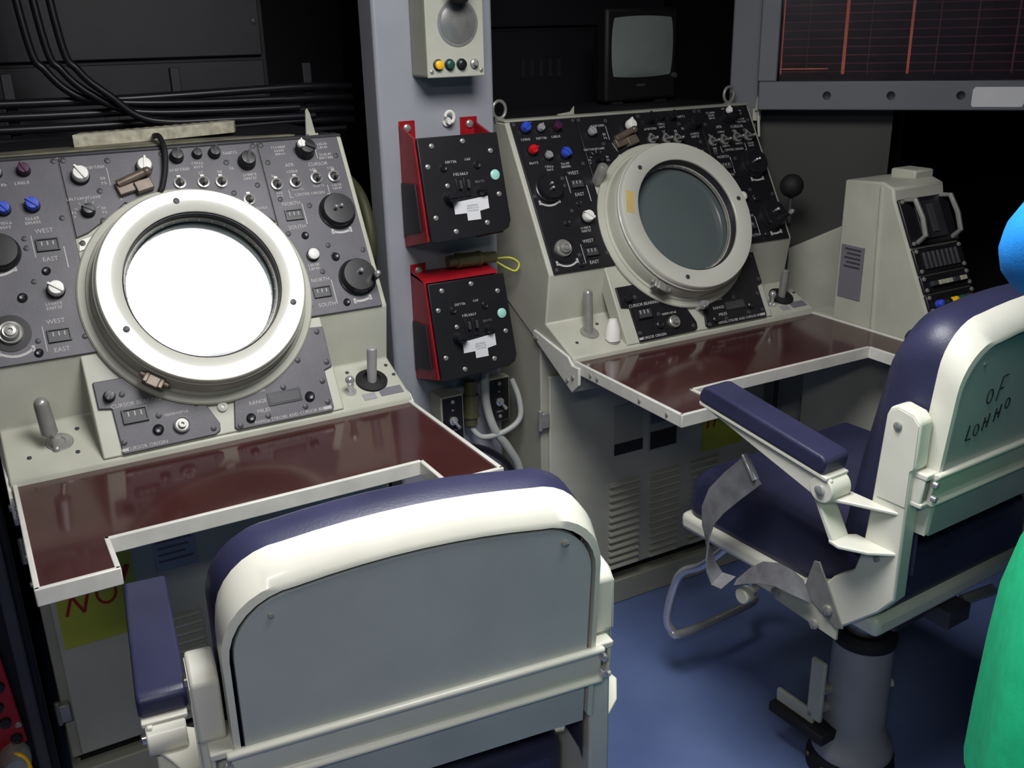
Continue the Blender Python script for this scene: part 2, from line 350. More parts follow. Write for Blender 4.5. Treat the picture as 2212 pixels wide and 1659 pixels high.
# ------------------------------------------------------------------ radar consoles
A = math.radians(59.137)
PF = Matrix(((1, 0, 0, 0), (0, math.cos(A), -math.sin(A), 0.1143), (0, math.sin(A), math.cos(A), 0.1995+H), (0, 0, 0, 1)))
def PM(u, s, h=0.0, rot=0.0, sc=1.0): return PF @ T(u, s, h) @ RZ(rot) @ SS(sc)
CU, CV = 0.4075, 0.086
def radar_console(label, loc, rz, kind):
    first = kind == 1
    PAN = M_PANEL1 if first else M_PANEL2
    t = thing('radar_console', label, 'console', loc, rz, 'radar consoles')
    x0, x1 = -0.012, 0.81
    # upper housing: desk-side cheek, sloped ledge, riser, sloped control face, flat top
    hp = [(0.0, -0.08), (0.0, -0.006), (0.004, 0.012), (0.135, 0.068), (0.1143, 0.1995), (0.3287, 0.5583), (0.72, 0.5583), (0.72, 0.27), (0.354, 0.092)]
    MB().prism([(y, z+H) for y, z in hp], 'x', x0, x1).build('housing', M_CREAM, t, bev=0.004)
    # side cheek rails carrying the desk
    for s, xa in ((-1, x0-0.006), (1, x1-0.002)):
        r = MB().prism([(y, z+H) for y, z in [(0.19, 0.04), (0.19, 0.02), (0.0, -0.078), (-0.03, -0.05), (-0.03, -0.005), (0.0, -0.006), (0.02, 0.012)]], 'x', xa, xa+0.008).build('cheek_rail', M_TRIM, t, bev=0.002)
        for (y, z) in ((0.17, 0.022), (-0.005, -0.035), (0.02, -0.05)):
            link('screw', ME_SCREWL, r, T(xa+(0 if s < 0 else 0.008), y, z+H) @ RY(s*math.pi/2) @ SS(0.006))
    # cabinet below
    MB().prism([(0.17, -0.755+H), (0.17, -0.002+H), (0.35, 0.083+H), (0.70, 0.25+H), (0.70, -0.755+H)], 'x', x0+0.004, x1-0.004).build('cabinet', M_CREAM2, t, bev=0.003)
    MB().box(x0+0.02, x1-0.02, 0.20, 0.68, -0.79+H, -0.755+H).build('recess', M_RUBBER, t)
    MB().box(x0, x1, 0.16, 0.70, 0.0, -0.79+H).build('plinth', M_CREAM2, t, bev=0.004)
    d = MB().box(0.012, 0.788, 0.158, 0.1705, -0.745+H, -0.09+H).build('cabinet_door', M_CREAM, t, bev=0.003)
    lm = MB().prism([(0.0, 0.0), (-0.012, -0.004), (-0.014, -0.010), (0.0, -0.016)], 'x', -0.052, 0.052).mesh('louvre', M_CREAM)
    for cx in (0.262, 0.410, 0.558):
        for k in range(13): link('louvre', lm, d, T(cx, 0.159, H-0.455-k*0.0225))
    for zz in (-0.21, -0.62):
        hg = MB().box(x0-0.002, x0+0.02, 0.150, 0.172, zz-0.022+H, zz+0.022+H)
        hg.cyl((x0-0.004, 0.160, zz-0.03+H), (x0-0.004, 0.160, zz+0.03+H), 0.006)
        hg.build('hinge', M_STEEL, t, bev=0.002)
    # desk: brown laminate with cut-out, pale edge strips
    dk = [(0, 0), (0.8, 0), (0.8, -0.412), (0.694, -0.412), (0.694, -0.30), (0.108, -0.30), (0.108, -0.412), (0, -0.412)]
    top = MB().prism(dk, 'z', -0.024+H, 0.0+H).build('desk_top', M_BROWN, t)
    n = len(dk); zt, zb = 0.0035+H, -0.027+H
    edges = [((0, 0.005), (0, -0.42), (-0.009, 0)), ((-0.009, -0.412), (0.117, -0.412), (0, -0.009)), ((0.108, -0.42), (0.108, -0.30), (0.009, 0)),
             ((0.108, -0.30), (0.694, -0.30), (0, -0.009)), ((0.694, -0.42), (0.694, -0.30), (-0.009, 0)), ((0.685, -0.412), (0.809, -0.412), (0, -0.009)), ((0.8, 0.005), (0.8, -0.42), (0.009, 0))]
    for (a, b2, off) in edges:
        xs = sorted((a[0], b2[0], a[0]+off[0], b2[0]+off[0])); ys = sorted((a[1], b2[1], a[1]+off[1], b2[1]+off[1]))
        st = MB().box(xs[0], xs[-1], ys[0], ys[-1], zb, zt).build('edge_strip', M_TRIM, top, bev=0.002)
    for (x, y) in ((-0.009, -0.07), (-0.009, -0.10), (-0.009, -0.27), (-0.009, -0.37)):
        link('screw', ME_SCREWL, top, T(x, y, -0.012+H) @ RY(-math.pi/2) @ SS(0.005))
    # front plate continuing the control face down to the desk, proud of the ledge
    MB().prism([(0.155, -0.214), (0.65, -0.214), (0.65, 0.0), (0.155, 0.0)], 'z', -0.045, 0.0, PF).build('front_plate', M_CREAM, t, bev=0.003)
    # panels
    def plate(name, pts, m=PAN, h=0.006, bev=0.0015):
        return MB().prism(pts, 'z', 0.0, h, PF).build(name, m, t, bev=bev)
    pl = plate('control_panel', [(0.0, 0.0), (0.196, 0.0), (0.196, 0.416), (0.0, 0.416)])
    pm = plate('control_panel', [(0.198, 0.24), (0.222, 0.248), (0.285, 0.288), (0.305, 0.305), (0.40, 0.26), (0.505, 0.30), (0.58, 0.25), (0.606, 0.225), (0.606, 0.416), (0.198, 0.416)])
    pr = plate('control_panel', [(0.628, 0.0), (0.797, 0.0), (0.797, 0.416), (0.608, 0.416), (0.608, 0.05)])
    pc = plate('cursor_panel', [(0.192, -0.213), (0.372, -0.211), (0.383, -0.205), (0.385, -0.19), (0.36, -0.13), (0.345, -0.06), (0.166, -0.06), (0.166, -0.115), (0.19, -0.119)])
    pg = plate('range_panel', [(0.412, -0.205), (0.418, -0.212), (0.622, -0.213), (0.627, -0.207), (0.627, -0.122), (0.646, -0.116), (0.648, -0.025), (0.56, -0.02), (0.43, -0.12)])
    h = 0.006
    def put(par, name, me, u, s, r, rot=0.0, hh=h): return link(name, me, par, PM(u, s, hh, rot, r))
    def cap(par, txt, u, s, size, rot=0.0): return link('caption', text_mesh(txt, M_INK), par, PM(u, s, h+0.0003, rot, size))
    def leg(par, n, rows, u, s, size=0.0065, var=0, rot=0.0): return link('legend', legend_mesh(n, rows, M_INK, var), par, PM(u, s, h, rot, size))
    def line(par, u0, s0, u1, s1, w=0.0016):
        L = math.hypot(u1-u0, s1-s0)
        return MB().box(0, L, -w/2, w/2, 0, 0.0006).build('printed_line', M_INK, par, PM(u0, s0, h, math.atan2(s1-s0, u1-u0)))
    def arc(par, u, s, r, a0=-130, a1=-50):
        pts = [(r*math.cos(math.radians(a)), r*math.sin(math.radians(a))) for a in [a0+(a1-a0)*i/8 for i in range(9)]]
        b = MB()
        for p, q in zip(pts, pts[1:]):
            dx, dy = q[0]-p[0], q[1]-p[1]; L = math.hypot(dx, dy)
            b.box(0, L, -0.0025, 0.0025, 0, 0.0006, T(p[0], p[1], 0) @ RZ(math.atan2(dy, dx)))
        for p in (pts[0], pts[-1]): b.box(p[0]-0.003, p[0]+0.003, p[1]-0.006, p[1]+0.006, 0, 0.0006)
        return b.build('turn_arrow', M_INK, par, PM(u, s, h))
    # --- left panel
    put(pl, 'knob', knob(M_BLUE), 0.034, 0.394, 0.0135, 0.6)
    put(pl, 'knob', knob(M_GREYK), 0.080, 0.391, 0.0105, 1.0)
    put(pl, 'knob', knob(M_MAG), 0.130, 0.392, 0.012, 2.0)
    leg(pl, 5, 1, 0.030, 0.366); leg(pl, 6, 1, 0.078, 0.366, var=1); leg(pl, 5, 1, 0.122, 0.367, var=2)
    put(pl, 'knob', knob(M_RED), 0.037, 0.332, 0.0125, 0.3)
    put(pl, 'knob', knob(M_BLUE if first else M_GREYK), 0.079, 0.314, 0.0125 if first else 0.0105, 2.2)
    put(pl, 'knob', knob(M_BLUE), 0.131, 0.316, 0.0135, 2.4)
    leg(pl, 5, 1, 0.034, 0.300, var=3); leg(pl, 5, 2, 0.076, 0.282, 0.006); leg(pl, 5, 2, 0.126, 0.286, 0.006, var=1)
    put(pl, 'crank_dial', ME_DIAL, 0.055, 0.226, 0.036, 1.2); arc(pl, 0.047, 0.226, 0.045)
    cap(pl, 'WEST', 0.142, 0.262, 0.013); put(pl, 'counter_window', ME_COUNTER, 0.143, 0.232, 0.021); cap(pl, 'EAST', 0.142, 0.202, 0.013)
    line(pl, 0.1165, 0.255, 0.1165, 0.208); line(pl, 0.171, 0.225, 0.171, 0.180, 0.0022)
    put(pl, 'button', ME_BUTTON, 0.130, 0.178, 0.008); put(pl, 'knob', knob(M_WHITE), 0.139, 0.136, 0.0155, 2.5)
    leg(pl, 7, 2, 0.130, 0.106, 0.006); put(pl, 'button', ME_BUTTON, 0.078, 0.130, 0.009)
    put(pl, 'silver_dial', ME_SILVER, 0.044, 0.063, 0.023); arc(pl, 0.047, 0.063, 0.047)
    cap(pl, 'WEST', 0.126, 0.074, 0.013); put(pl, 'counter_window', ME_COUNTER, 0.127, 0.045, 0.021); cap(pl, 'EAST', 0.126, 0.016, 0.013)
    line(pl, 0.100, 0.068, 0.100, 0.016); put(pl, 'button', ME_BUTTON, 0.085, 0.016, 0.008)
    for (u, s) in ((0.008, 0.408), (0.188, 0.408), (0.008, 0.21), (0.180, 0.285), (0.104, 0.250), (0.104, 0.230), (0.104, 0.16), (0.088, 0.040), (0.172, 0.035), (0.010, 0.010)):
        put(pl, 'screw', ME_SCREW, u, s, 0.0055)
    # --- middle panel
    wk = M_WHITE if first else M_GREYK
    put(pm, 'knob', knob(wk), 0.231, 0.369, 0.0165 if first else 0.012, 2.1); leg(pm, 8, 1, 0.262, 0.388); leg(pm, 3, 2, 0.274, 0.357, 0.007)
    line(pm, 0.285, 0.385, 0.285, 0.345); line(pm, 0.29, 0.335, 0.30, 0.31)
    put(pm, 'knob', knob(M_WHITE), 0.358, 0.377, 0.0155, 1.4)
    leg(pm, 13, 1, 0.228, 0.323, 0.006); put(pm, 'knob', knob(M_BLACK), 0.231, 0.293, 0.0125, 2.6)
    for k in range(5): a = math.radians(160-k*35); line(pm, 0.231+0.019*math.cos(a), 0.293+0.019*math.sin(a), 0.231+0.026*math.cos(a), 0.293+0.026*math.sin(a), 0.0012)
    leg(pm, 3, 2, 0.262, 0.293, 0.006); leg(pm, 2, 2, 0.205, 0.289, 0.006)
    # lamp latch in worn brown metal
    lt = MB().box(-0.034, 0.020, -0.012, 0.012, 0, 0.014).cyl((-0.030, 0.012, 0.012), (0.030, 0.016, 0.020), 0.009).sphere((0.035, 0.016, 0.02), 0.011).box(0.0, 0.036, -0.02, 0.004, 0, 0.02)
    lt.build('lamp_latch', M_TAN, pm, PM(0.328, 0.336, h, 0.25), bev=0.002)
    for (u, s, r) in ((0.429, 0.395, 0.0135), (0.473, 0.398, 0.010), (0.510, 0.397, 0.012), (0.575, 0.371, 0.0175)):
        put(pm, 'knob', knob(M_BLACK), u, s, r, 1.2)
    leg(pm, 8, 1, 0.430, 0.367); leg(pm, 5, 2, 0.470, 0.374, 0.006); leg(pm, 6, 1, 0.545, 0.396); leg(pm, 7, 2, 0.575, 0.337, 0.006)
    leg(pm, 2, 1, 0.54, 0.36); leg(pm, 2, 1, 0.472, 0.356, var=3); leg(pm, 2, 1, 0.512, 0.354, var=4)
    for (u, s) in ((0.423, 0.336), (0.472, 0.333), (0.510, 0.330), (0.560, 0.283)): put(pm, 'toggle_switch', ME_TOGGLE, u, s, 0.0130, math.pi)
    leg(pm, 7, 1, 0.578, 0.262, 0.006)
    for (u, s) in ((0.531, 0.374), (0.586, 0.315), (0.531, 0.302), (0.262, 0.335), (0.290, 0.40), (0.206, 0.408), (0.598, 0.408), (0.255, 0.27), (0.30, 0.338), (0.40, 0.406)): put(pm, 'screw', ME_SCREW, u, s, 0.006)
    # --- right panel
    put(pr, 'selector_knob', knob(M_BLACK), 0.712, 0.386, 0.020, 2.7); put(pr, 'knob', knob(M_WHITE), 0.699, 0.391, 0.010, 1.5, h+0.02)
    leg(pr, 6, 3, 0.655, 0.392, 0.0058); leg(pr, 6, 2, 0.757, 0.396, 0.0058); leg(pr, 6, 2, 0.759, 0.370, 0.0058, var=2); leg(pr, 3, 1, 0.705, 0.410, 0.005)
    line(pr, 0.738, 0.403, 0.738, 0.366)
    for (u, s) in ((0.629, 0.312), (0.672, 0.313), (0.722, 0.318), (0.764, 0.318)): put(pr, 'toggle_switch', ME_TOGGLE, u, s, 0.0140, math.pi)
    cap(pr, 'AFR', 0.669, 0.355, 0.012); leg(pr, 5, 1, 0.671, 0.340, 0.006); cap(pr, 'CURSOR', 0.735, 0.352, 0.012); leg(pr, 3, 1, 0.720, 0.340, 0.006); leg(pr, 3, 1, 0.762, 0.340, 0.006, var=1)
    leg(pr, 2, 1, 0.627, 0.333, 0.006); leg(pr, 4, 2, 0.630, 0.288, 0.0055)
    leg(pr, 6, 1, 0.674, 0.296, 0.0055); leg(pr, 6, 1, 0.724, 0.300, 0.0055); leg(pr, 6, 2, 0.766, 0.294, 0.0055)
    cap(pr, 'CENTER ORIGIN', 0.698, 0.283, 0.0095)
    line(pr, 0.652, 0.296, 0.652, 0.278); line(pr, 0.652, 0.278, 0.658, 0.278); line(pr, 0.738, 0.278, 0.744, 0.278); line(pr, 0.744, 0.278, 0.744, 0.300)
    cap(pr, 'NORTH', 0.650, 0.264, 0.012); put(pr, 'counter_window', ME_COUNTER, 0.650, 0.237, 0.020); cap(pr, 'SOUTH', 0.650, 0.208, 0.012); line(pr, 0.674, 0.262, 0.674, 0.212, 0.002)
    put(pr, 'dial', ME_DIAL, 0.749, 0.233, 0.039); arc(pr, 0.749, 0.233, 0.050, -115, -65)
    put(pr, 'button', ME_BUTTON, 0.662, 0.186, 0.008); put(pr, 'knob', mushroom(M_WHITE), 0.667, 0.138, 0.0125); leg(pr, 6, 2, 0.664, 0.112, 0.006)
    put(pr, 'crank_dial', ME_CRANK, 0.755, 0.073, 0.040); arc(pr, 0.750, 0.073, 0.055, -105, -65)
    cap(pr, 'NORTH', 0.670, 0.080, 0.012); put(pr, 'counter_window', ME_COUNTER, 0.667, 0.052, 0.020); cap(pr, 'SOUTH', 0.671, 0.022, 0.012); line(pr, 0.694, 0.077, 0.694, 0.02, 0.002)
    put(pr, 'button', ME_BUTTON, 0.716, 0.020, 0.008)
    for (u, s) in ((0.783, 0.369), (0.622, 0.366), (0.628, 0.277), (0.626, 0.195), (0.632, 0.024), (0.714, 0.134), (0.708, 0.157), (0.786, 0.136), (0.690, 0.255), (0.680, 0.098), (0.616, 0.408)): put(pr, 'screw', ME_SCREW, u, s, 0.006)
    put(pr, 'button', ME_BUTTON, 0.718, 0.128, 0.009)
    # --- lower panels
    put(pc, 'knob', knob(M_BLACK), 0.190, -0.094, 0.0105, 1.0); cap(pc, 'CURSOR BEARING', 0.236, -0.116, 0.0115)
    put(pc, 'counter_window', ME_COUNTER, 0.229, -0.140, 0.024); put(pc, 'button', ME_BUTTON, 0.265, -0.178, 0.0105); put(pc, 'locking_knob', ME_RING, 0.311, -0.178, 0.0165)
    leg(pc, 10, 1, 0.306, -0.152, 0.0055); cap(pc, 'CURSOR ORIGIN', 0.238, -0.205, 0.0105)
    MB().box(-0.006, 0.006, -0.003, 0.003, 0, 0.0006).build('printed_line', M_INK, pc, PM(0.197, -0.205, h))
    for (u, s) in ((0.214, -0.094), (0.272, -0.150), (0.198, -0.190), (0.370, -0.198), (0.348, -0.14)): put(pc, 'screw', ME_SCREW, u, s, 0.006)
    sl = MB().box(-0.036, 0.036, -0.014, 0.014, 0, 0.002).mi(1).box(-0.032, 0.032, -0.010, 0.010, 0.002, 0.0026)
    sl.build('range_window', [M_BLACK, M_DKGREY], pg, PM(0.527, -0.163, h), bev=0.001)
    cap(pg, 'RANGE', 0.470, -0.163, 0.0115); cap(pg, 'MILES', 0.478, -0.183, 0.0115); leg(pg, 5, 1, 0.478, -0.140, 0.006)
    put(pg, 'button', ME_BUTTON, 0.580, -0.173, 0.0105); put(pg, 'button', ME_BUTTON, 0.448, -0.193, 0.0095)
    cap(pg, 'RANGE STROBE AND CURSOR BRG', 0.532, -0.205, 0.0098)
    MB().box(-0.009, 0.009, -0.0035, 0.0035, 0, 0.0006).build('printed_line', M_INK, pg, PM(0.612, -0.2045, h))
    for (u, s) in ((0.632, -0.035), (0.636, -0.105), (0.575, -0.09), (0.616, -0.145), (0.530, -0.142), (0.616, -0.192), (0.566, -0.192), (0.484, -0.196), (0.424, -0.204)): put(pg, 'screw', ME_SCREW, u, s, 0.0062)
    # small stud between the two lower panels
    if first: MB().lathe([(0.011, 0), (0.010, 0.006), (0.004, 0.010), (0.003, 0.006), (0, 0.006)], PM(0.398, -0.157, 0)).build('stud', M_WHITE, t)
    else: MB().lathe([(0.008, 0), (0.006, 0.02), (0.012, 0.028), (0.013, 0.036), (0.008, 0.044), (0, 0.046)], PM(0.403, -0.152, 0)).build('stud', M_CHROME, t)
    # --- scope: flange, barrel, bezel, dark well, face
    SF = PM(CU, CV, 0)
    bar = MB().lathe([(0.15, 0.0), (0.236, 0.0), (0.237, 0.003), (0.237, 0.009), (0.234, 0.012), (0.2215, 0.013), (0.2195, 0.017), (0.2135, 0.018), (0.2125, 0.022), (0.2115, 0.054), (0.209, 0.057), (0.204, 0.057), (0.204, 0.054), (0.15, 0.054)], SF, 96, cap=False).build('scope_barrel', M_CREAM, t)
    MB().lathe([(0.158, 0.054), (0.2065, 0.056), (0.2065, 0.059), (0.2095, 0.060), (0.2100, 0.066), (0.2075, 0.068), (0.2055, 0.079), (0.2030, 0.0815), (0.1590, 0.0815), (0.1560, 0.079), (0.1545, 0.02), (0.158, 0.02)], SF, 96, cap=False).build('bezel', M_BEZEL, bar)
    MB().lathe([(0.154, 0.076), (0.153, 0.076), (0.153, 0.004), (0.150, 0.002), (0.154, 0.002)], SF, 72, cap=False).build('well', M_VOID2, bar)
    MB().lathe([(0.1525, 0.050), (0.1525, 0.052), (0.148, 0.053), (0.147, 0.046), (0.1525, 0.046)], SF, 72, cap=False).build('graticule_ring', M_STEEL, bar)
    MB().lathe([(0.1525, 0.024), (0.1525, 0.036), (0.120, 0.0368), (0.080, 0.0374), (0.040, 0.0378), (0, 0.038)], SF, 72).build('screen', M_GLASSDK, bar)
    tk = MB().box(-0.0006, 0.0006, 0.146, 0.1525, 0.053, 0.0545).mesh('tick_mark', M_INK, False)
    for k in range(36): link('tick_mark', tk, bar, SF @ RZ(k*math.pi/18))
    for k, an in enumerate((95, -22, 203) if first else (128, 8, -112)):
        link('screw', ME_SCREW, bar, SF @ T(0.181*math.cos(math.radians(an)), 0.181*math.sin(math.radians(an)), 0.0808) @ SS(0.0065))
    # band clamp on the barrel at lower left
    ca = math.radians(232)
    cl = MB().box(-0.012, 0.014, -0.02, 0.02, -0.014, 0.012).cyl((0.0, -0.03, 0.004), (0.0, 0.03, 0.004), 0.006).box(-0.004, 0.018, -0.012, 0.012, 0.008, 0.018)
    cl.build('clamp', M_TAN if first else M_STEEL, bar, SF @ RZ(ca) @ T(0.217, 0, 0.045), bev=0.002)
    if not first:
        MB().prism([(-0.012, -0.03), (0.012, -0.03), (0.012, 0.03), (-0.012, 0.03)], 'z', 0, 0.0012).build('tape', M_TAPE, bar, SF @ RZ(math.radians(163)) @ T(0.181, 0, 0.081))
        MB().lathe([(0.014, 0), (0.014, 0.055), (0.010, 0.060), (0, 0.060)], PM(0.207, 0.232, 0.0) @ RX(-0.4)).build('lamp_tube', M_STEEL, t)
    else:
        MB().prism([(0.0, 0.0), (0.022, 0.006), (0.028, 0.028), (0.004, 0.022)], 'z', 0, 0.004, PM(0.198, 0.212, 0)).build('corner_tab', M_WHITE, t)
    link('screw', ME_SCREW, t, PM(0.207, 0.228, 0.004 if first else 0.0, 0, 0.006))
    # --- ledge controls
    LF = Matrix(((1, 0, 0, 0), (0, math.cos(0.405), -math.sin(0.405), 0.0695), (0, math.sin(0.405), math.cos(0.405), 0.040+H), (0, 0, 0, 1)))
    if first:
        # loose silver lever leaning over its socket
        MB().lathe([(0.026, 0), (0.024, 0.002), (0.012, 0.003), (0.010, 0.001), (0, 0.001)], LF @ T(0.088, 0.008, 0)).build('stick_socket', M_STEEL, t)
        g0, g1, g2 = Vector((0.080, 0.058, 0.036+H)), Vector((0.0735, 0.063, 0.070+H)), Vector((0.069, 0.066, 0.130+H))
        st = MB().cyl(g0, g1, 0.0045).sphere(g0, 0.008).cyl(g1, g2, 0.0155, 0.014, 18).sphere(g2, 0.014).cyl(g1-(g2-g1)*0.1, g1, 0.009, 0.0155)
        st.build('control_stick', M_STEEL, t)
        MB().lathe([(0.030, 0), (0.030, 0.003), (0.026, 0.004)], LF @ T(0.19, -0.03, 0)).build('stick_socket', M_CREAM2, t)
    else:
        MB().lathe([(0.026, 0), (0.024, 0.003), (0.012, 0.004), (0, 0.004)], LF @ T(0.085, 0.008, 0)).build('stick_socket', M_STEEL, t)
        g0, g2 = Vector((0.083, 0.078, 0.04+H)), Vector((0.092, 0.096, 0.142+H))
        MB().cyl(g0, g2, 0.012, 0.0125, 18).sphere(g2, 0.0125).cyl(g0-Vector((0, 0, 0.008)), g0+(g2-g0)*0.12, 0.007).build('control_stick', M_STEEL, t)
        MB().lathe([(0.021, 0), (0.019, 0.03), (0.010, 0.055), (0, 0.056)], T(0.132, 0.040, 0.026+H)).build('indicator_cone', M_WHITE, t)
        MB().lathe([(0.019, -0.002), (0.020, 0.003), (0.016, 0.004)], LF @ T(0.130, -0.035, 0)).build('stick_socket', M_STEEL, t)
    j = MB().lathe([(0.036, 0), (0.036, 0.006), (0.028, 0.010), (0.020, 0.012), (0.018, 0.006), (0, 0.006)], LF @ T(0.742, 0.002, 0), 28); j.build('joystick_boot', M_RUBBER, t)
    jb, jt = Vector((0.742, 0.068, 0.042+H)), Vector((0.745, 0.062, 0.120+H))
    MB().cyl(jb, jt, 0.011, 0.0115, 18).lathe([(0.0115, 0), (0.009, 0.003), (0, 0.003)], T(*jt)).build('joystick', M_GREYK if first else M_STEEL, t)
    MB().cyl((0.684, 0.050, 0.030+H), (0.680, 0.040, 0.064+H), 0.006, 0.008).sphere((0.680, 0.040, 0.066+H), 0.0105).lathe([(0.013, 0), (0.012, 0.006), (0, 0.006)], LF @ T(0.684, -0.02, 0)).build('toggle_lever', M_CHROME, t)
    MB().box(-0.030, 0.024, -0.012, 0.012, 0, 0.0015).build('label_plate', M_LABELINK, t, LF @ T(0.775, -0.040, 0))
    MB().box(-0.018, 0.012, -0.010, 0.010, 0, 0.0015).build('label_plate', M_GREYK, t, LF @ T(0.722, -0.045, 0))
    for (u, w) in ((0.70, 0.055), (0.795, 0.055), (0.80, 0.02), (0.03, -0.01), (0.115, -0.02), (0.125, 0.045)): link('screw', ME_SCREW, t, LF @ T(u, w-0.01, 0) @ SS(0.0045))
    # lifting eyes and top seam strip
    for u in ((0.0,) if first else (0.0, 0.778)):
        b = MB().cyl((u, 0.380, 0.556+H), (u, 0.380, 0.566+H), 0.014)
        b.tube([(u+0.019*math.cos(a), 0.380, 0.588+H+0.022*math.sin(a)) for a in [2*math.pi*i/20 for i in range(20)]], 0.0045, 8, True)
        b.build('lifting_eye', M_STEEL, t)
    MB().box(-0.012, 0.81, 0.330, 0.372, 0.5583+H, 0.564+H).build('top_strip', M_DKGREY if first else M_CREAM2, t, bev=0.002)
    MB().box(-0.005, 0.803, 0.374, 0.715, 0.5583+H, 0.5625+H).build('top_cover', M_VOID, t, bev=0.001)
    # signs on the cabinet door
    def sign(x0s, x1s, z0s, z1s, m, name): return MB().box(x0s, x1s, 0.1555, 0.158, z0s+H, z1s+H).build(name, m, t)
    if first:
        s = sign(0.024, 0.186, -0.465, -0.265, M_YSIGN, 'warning_card')
        b = MB()
        for (xa, za, xb, zb) in ((0.04, -0.385, 0.055, -0.34), (0.055, -0.34, 0.075, -0.385), (0.075, -0.385, 0.09, -0.335)): b.cyl((xa, 0.1553, za+H), (xb, 0.1553, zb+H), 0.0035, seg=6)
        b.tube([(0.125+0.02*math.cos(a), 0.1553, H-0.352+0.026*math.sin(a)) for a in [2*math.pi*i/16 for i in range(16)]], 0.0032, 6, True)
        b.cyl((0.16, 0.1553, -0.335+H), (0.175, 0.1553, -0.30+H), 0.006, seg=6)
        b.build('red_lettering', M_REDINK, s)
        s = sign(0.235, 0.325, -0.34, -0.20, M_SIGNW, 'notice_card')
        b = MB()
        for k in range(7): b.box(0.242, 0.318-0.008*(k % 3), 0.1550, 0.1556, -0.222-k*0.016+H, -0.217-k*0.016+H)
        b.build('print_lines', M_LABELINK, s)
    else:
        s = sign(0.548, 0.705, -0.434, -0.23, M_YSIGN, 'warning_card')
        b = MB()
        for (xa, za, xb, zb) in ((0.565, -0.36, 0.575, -0.31), (0.59, -0.36, 0.60, -0.31)): b.cyl((xa, 0.1553, za+H), (xb, 0.1553, zb+H), 0.0035, seg=6)
        b.build('red_lettering', M_REDINK, s)
        s = sign(0.225, 0.325, -0.355, -0.22, M_CREAM2, 'notice_card'); MB().box(0.225, 0.325, 0.1545, 0.1556, -0.37+H, -0.335+H).build('print_band', M_VOID2, s)
        s = sign(0.348, 0.452, -0.385, -0.22, M_CREAM2, 'notice_card'); MB().box(0.352, 0.448, 0.1545, 0.1556, -0.38+H, -0.325+H).build('print_band', M_VOID2, s)
        MB().box(0.352, 0.448, 0.1545, 0.1556, -0.30+H, -0.255+H).build('print_band', M_LABELINK, s)
    return t
RC1 = radar_console('radar console with white glare on its round scope and panels greyed by its haze', (0, 0, 0), 0, 1)
RC2 = radar_console('radar console with a dark round scope and black panels below the small television', (1.2721, 0.0235, 0), math.radians(-0.60), 2)
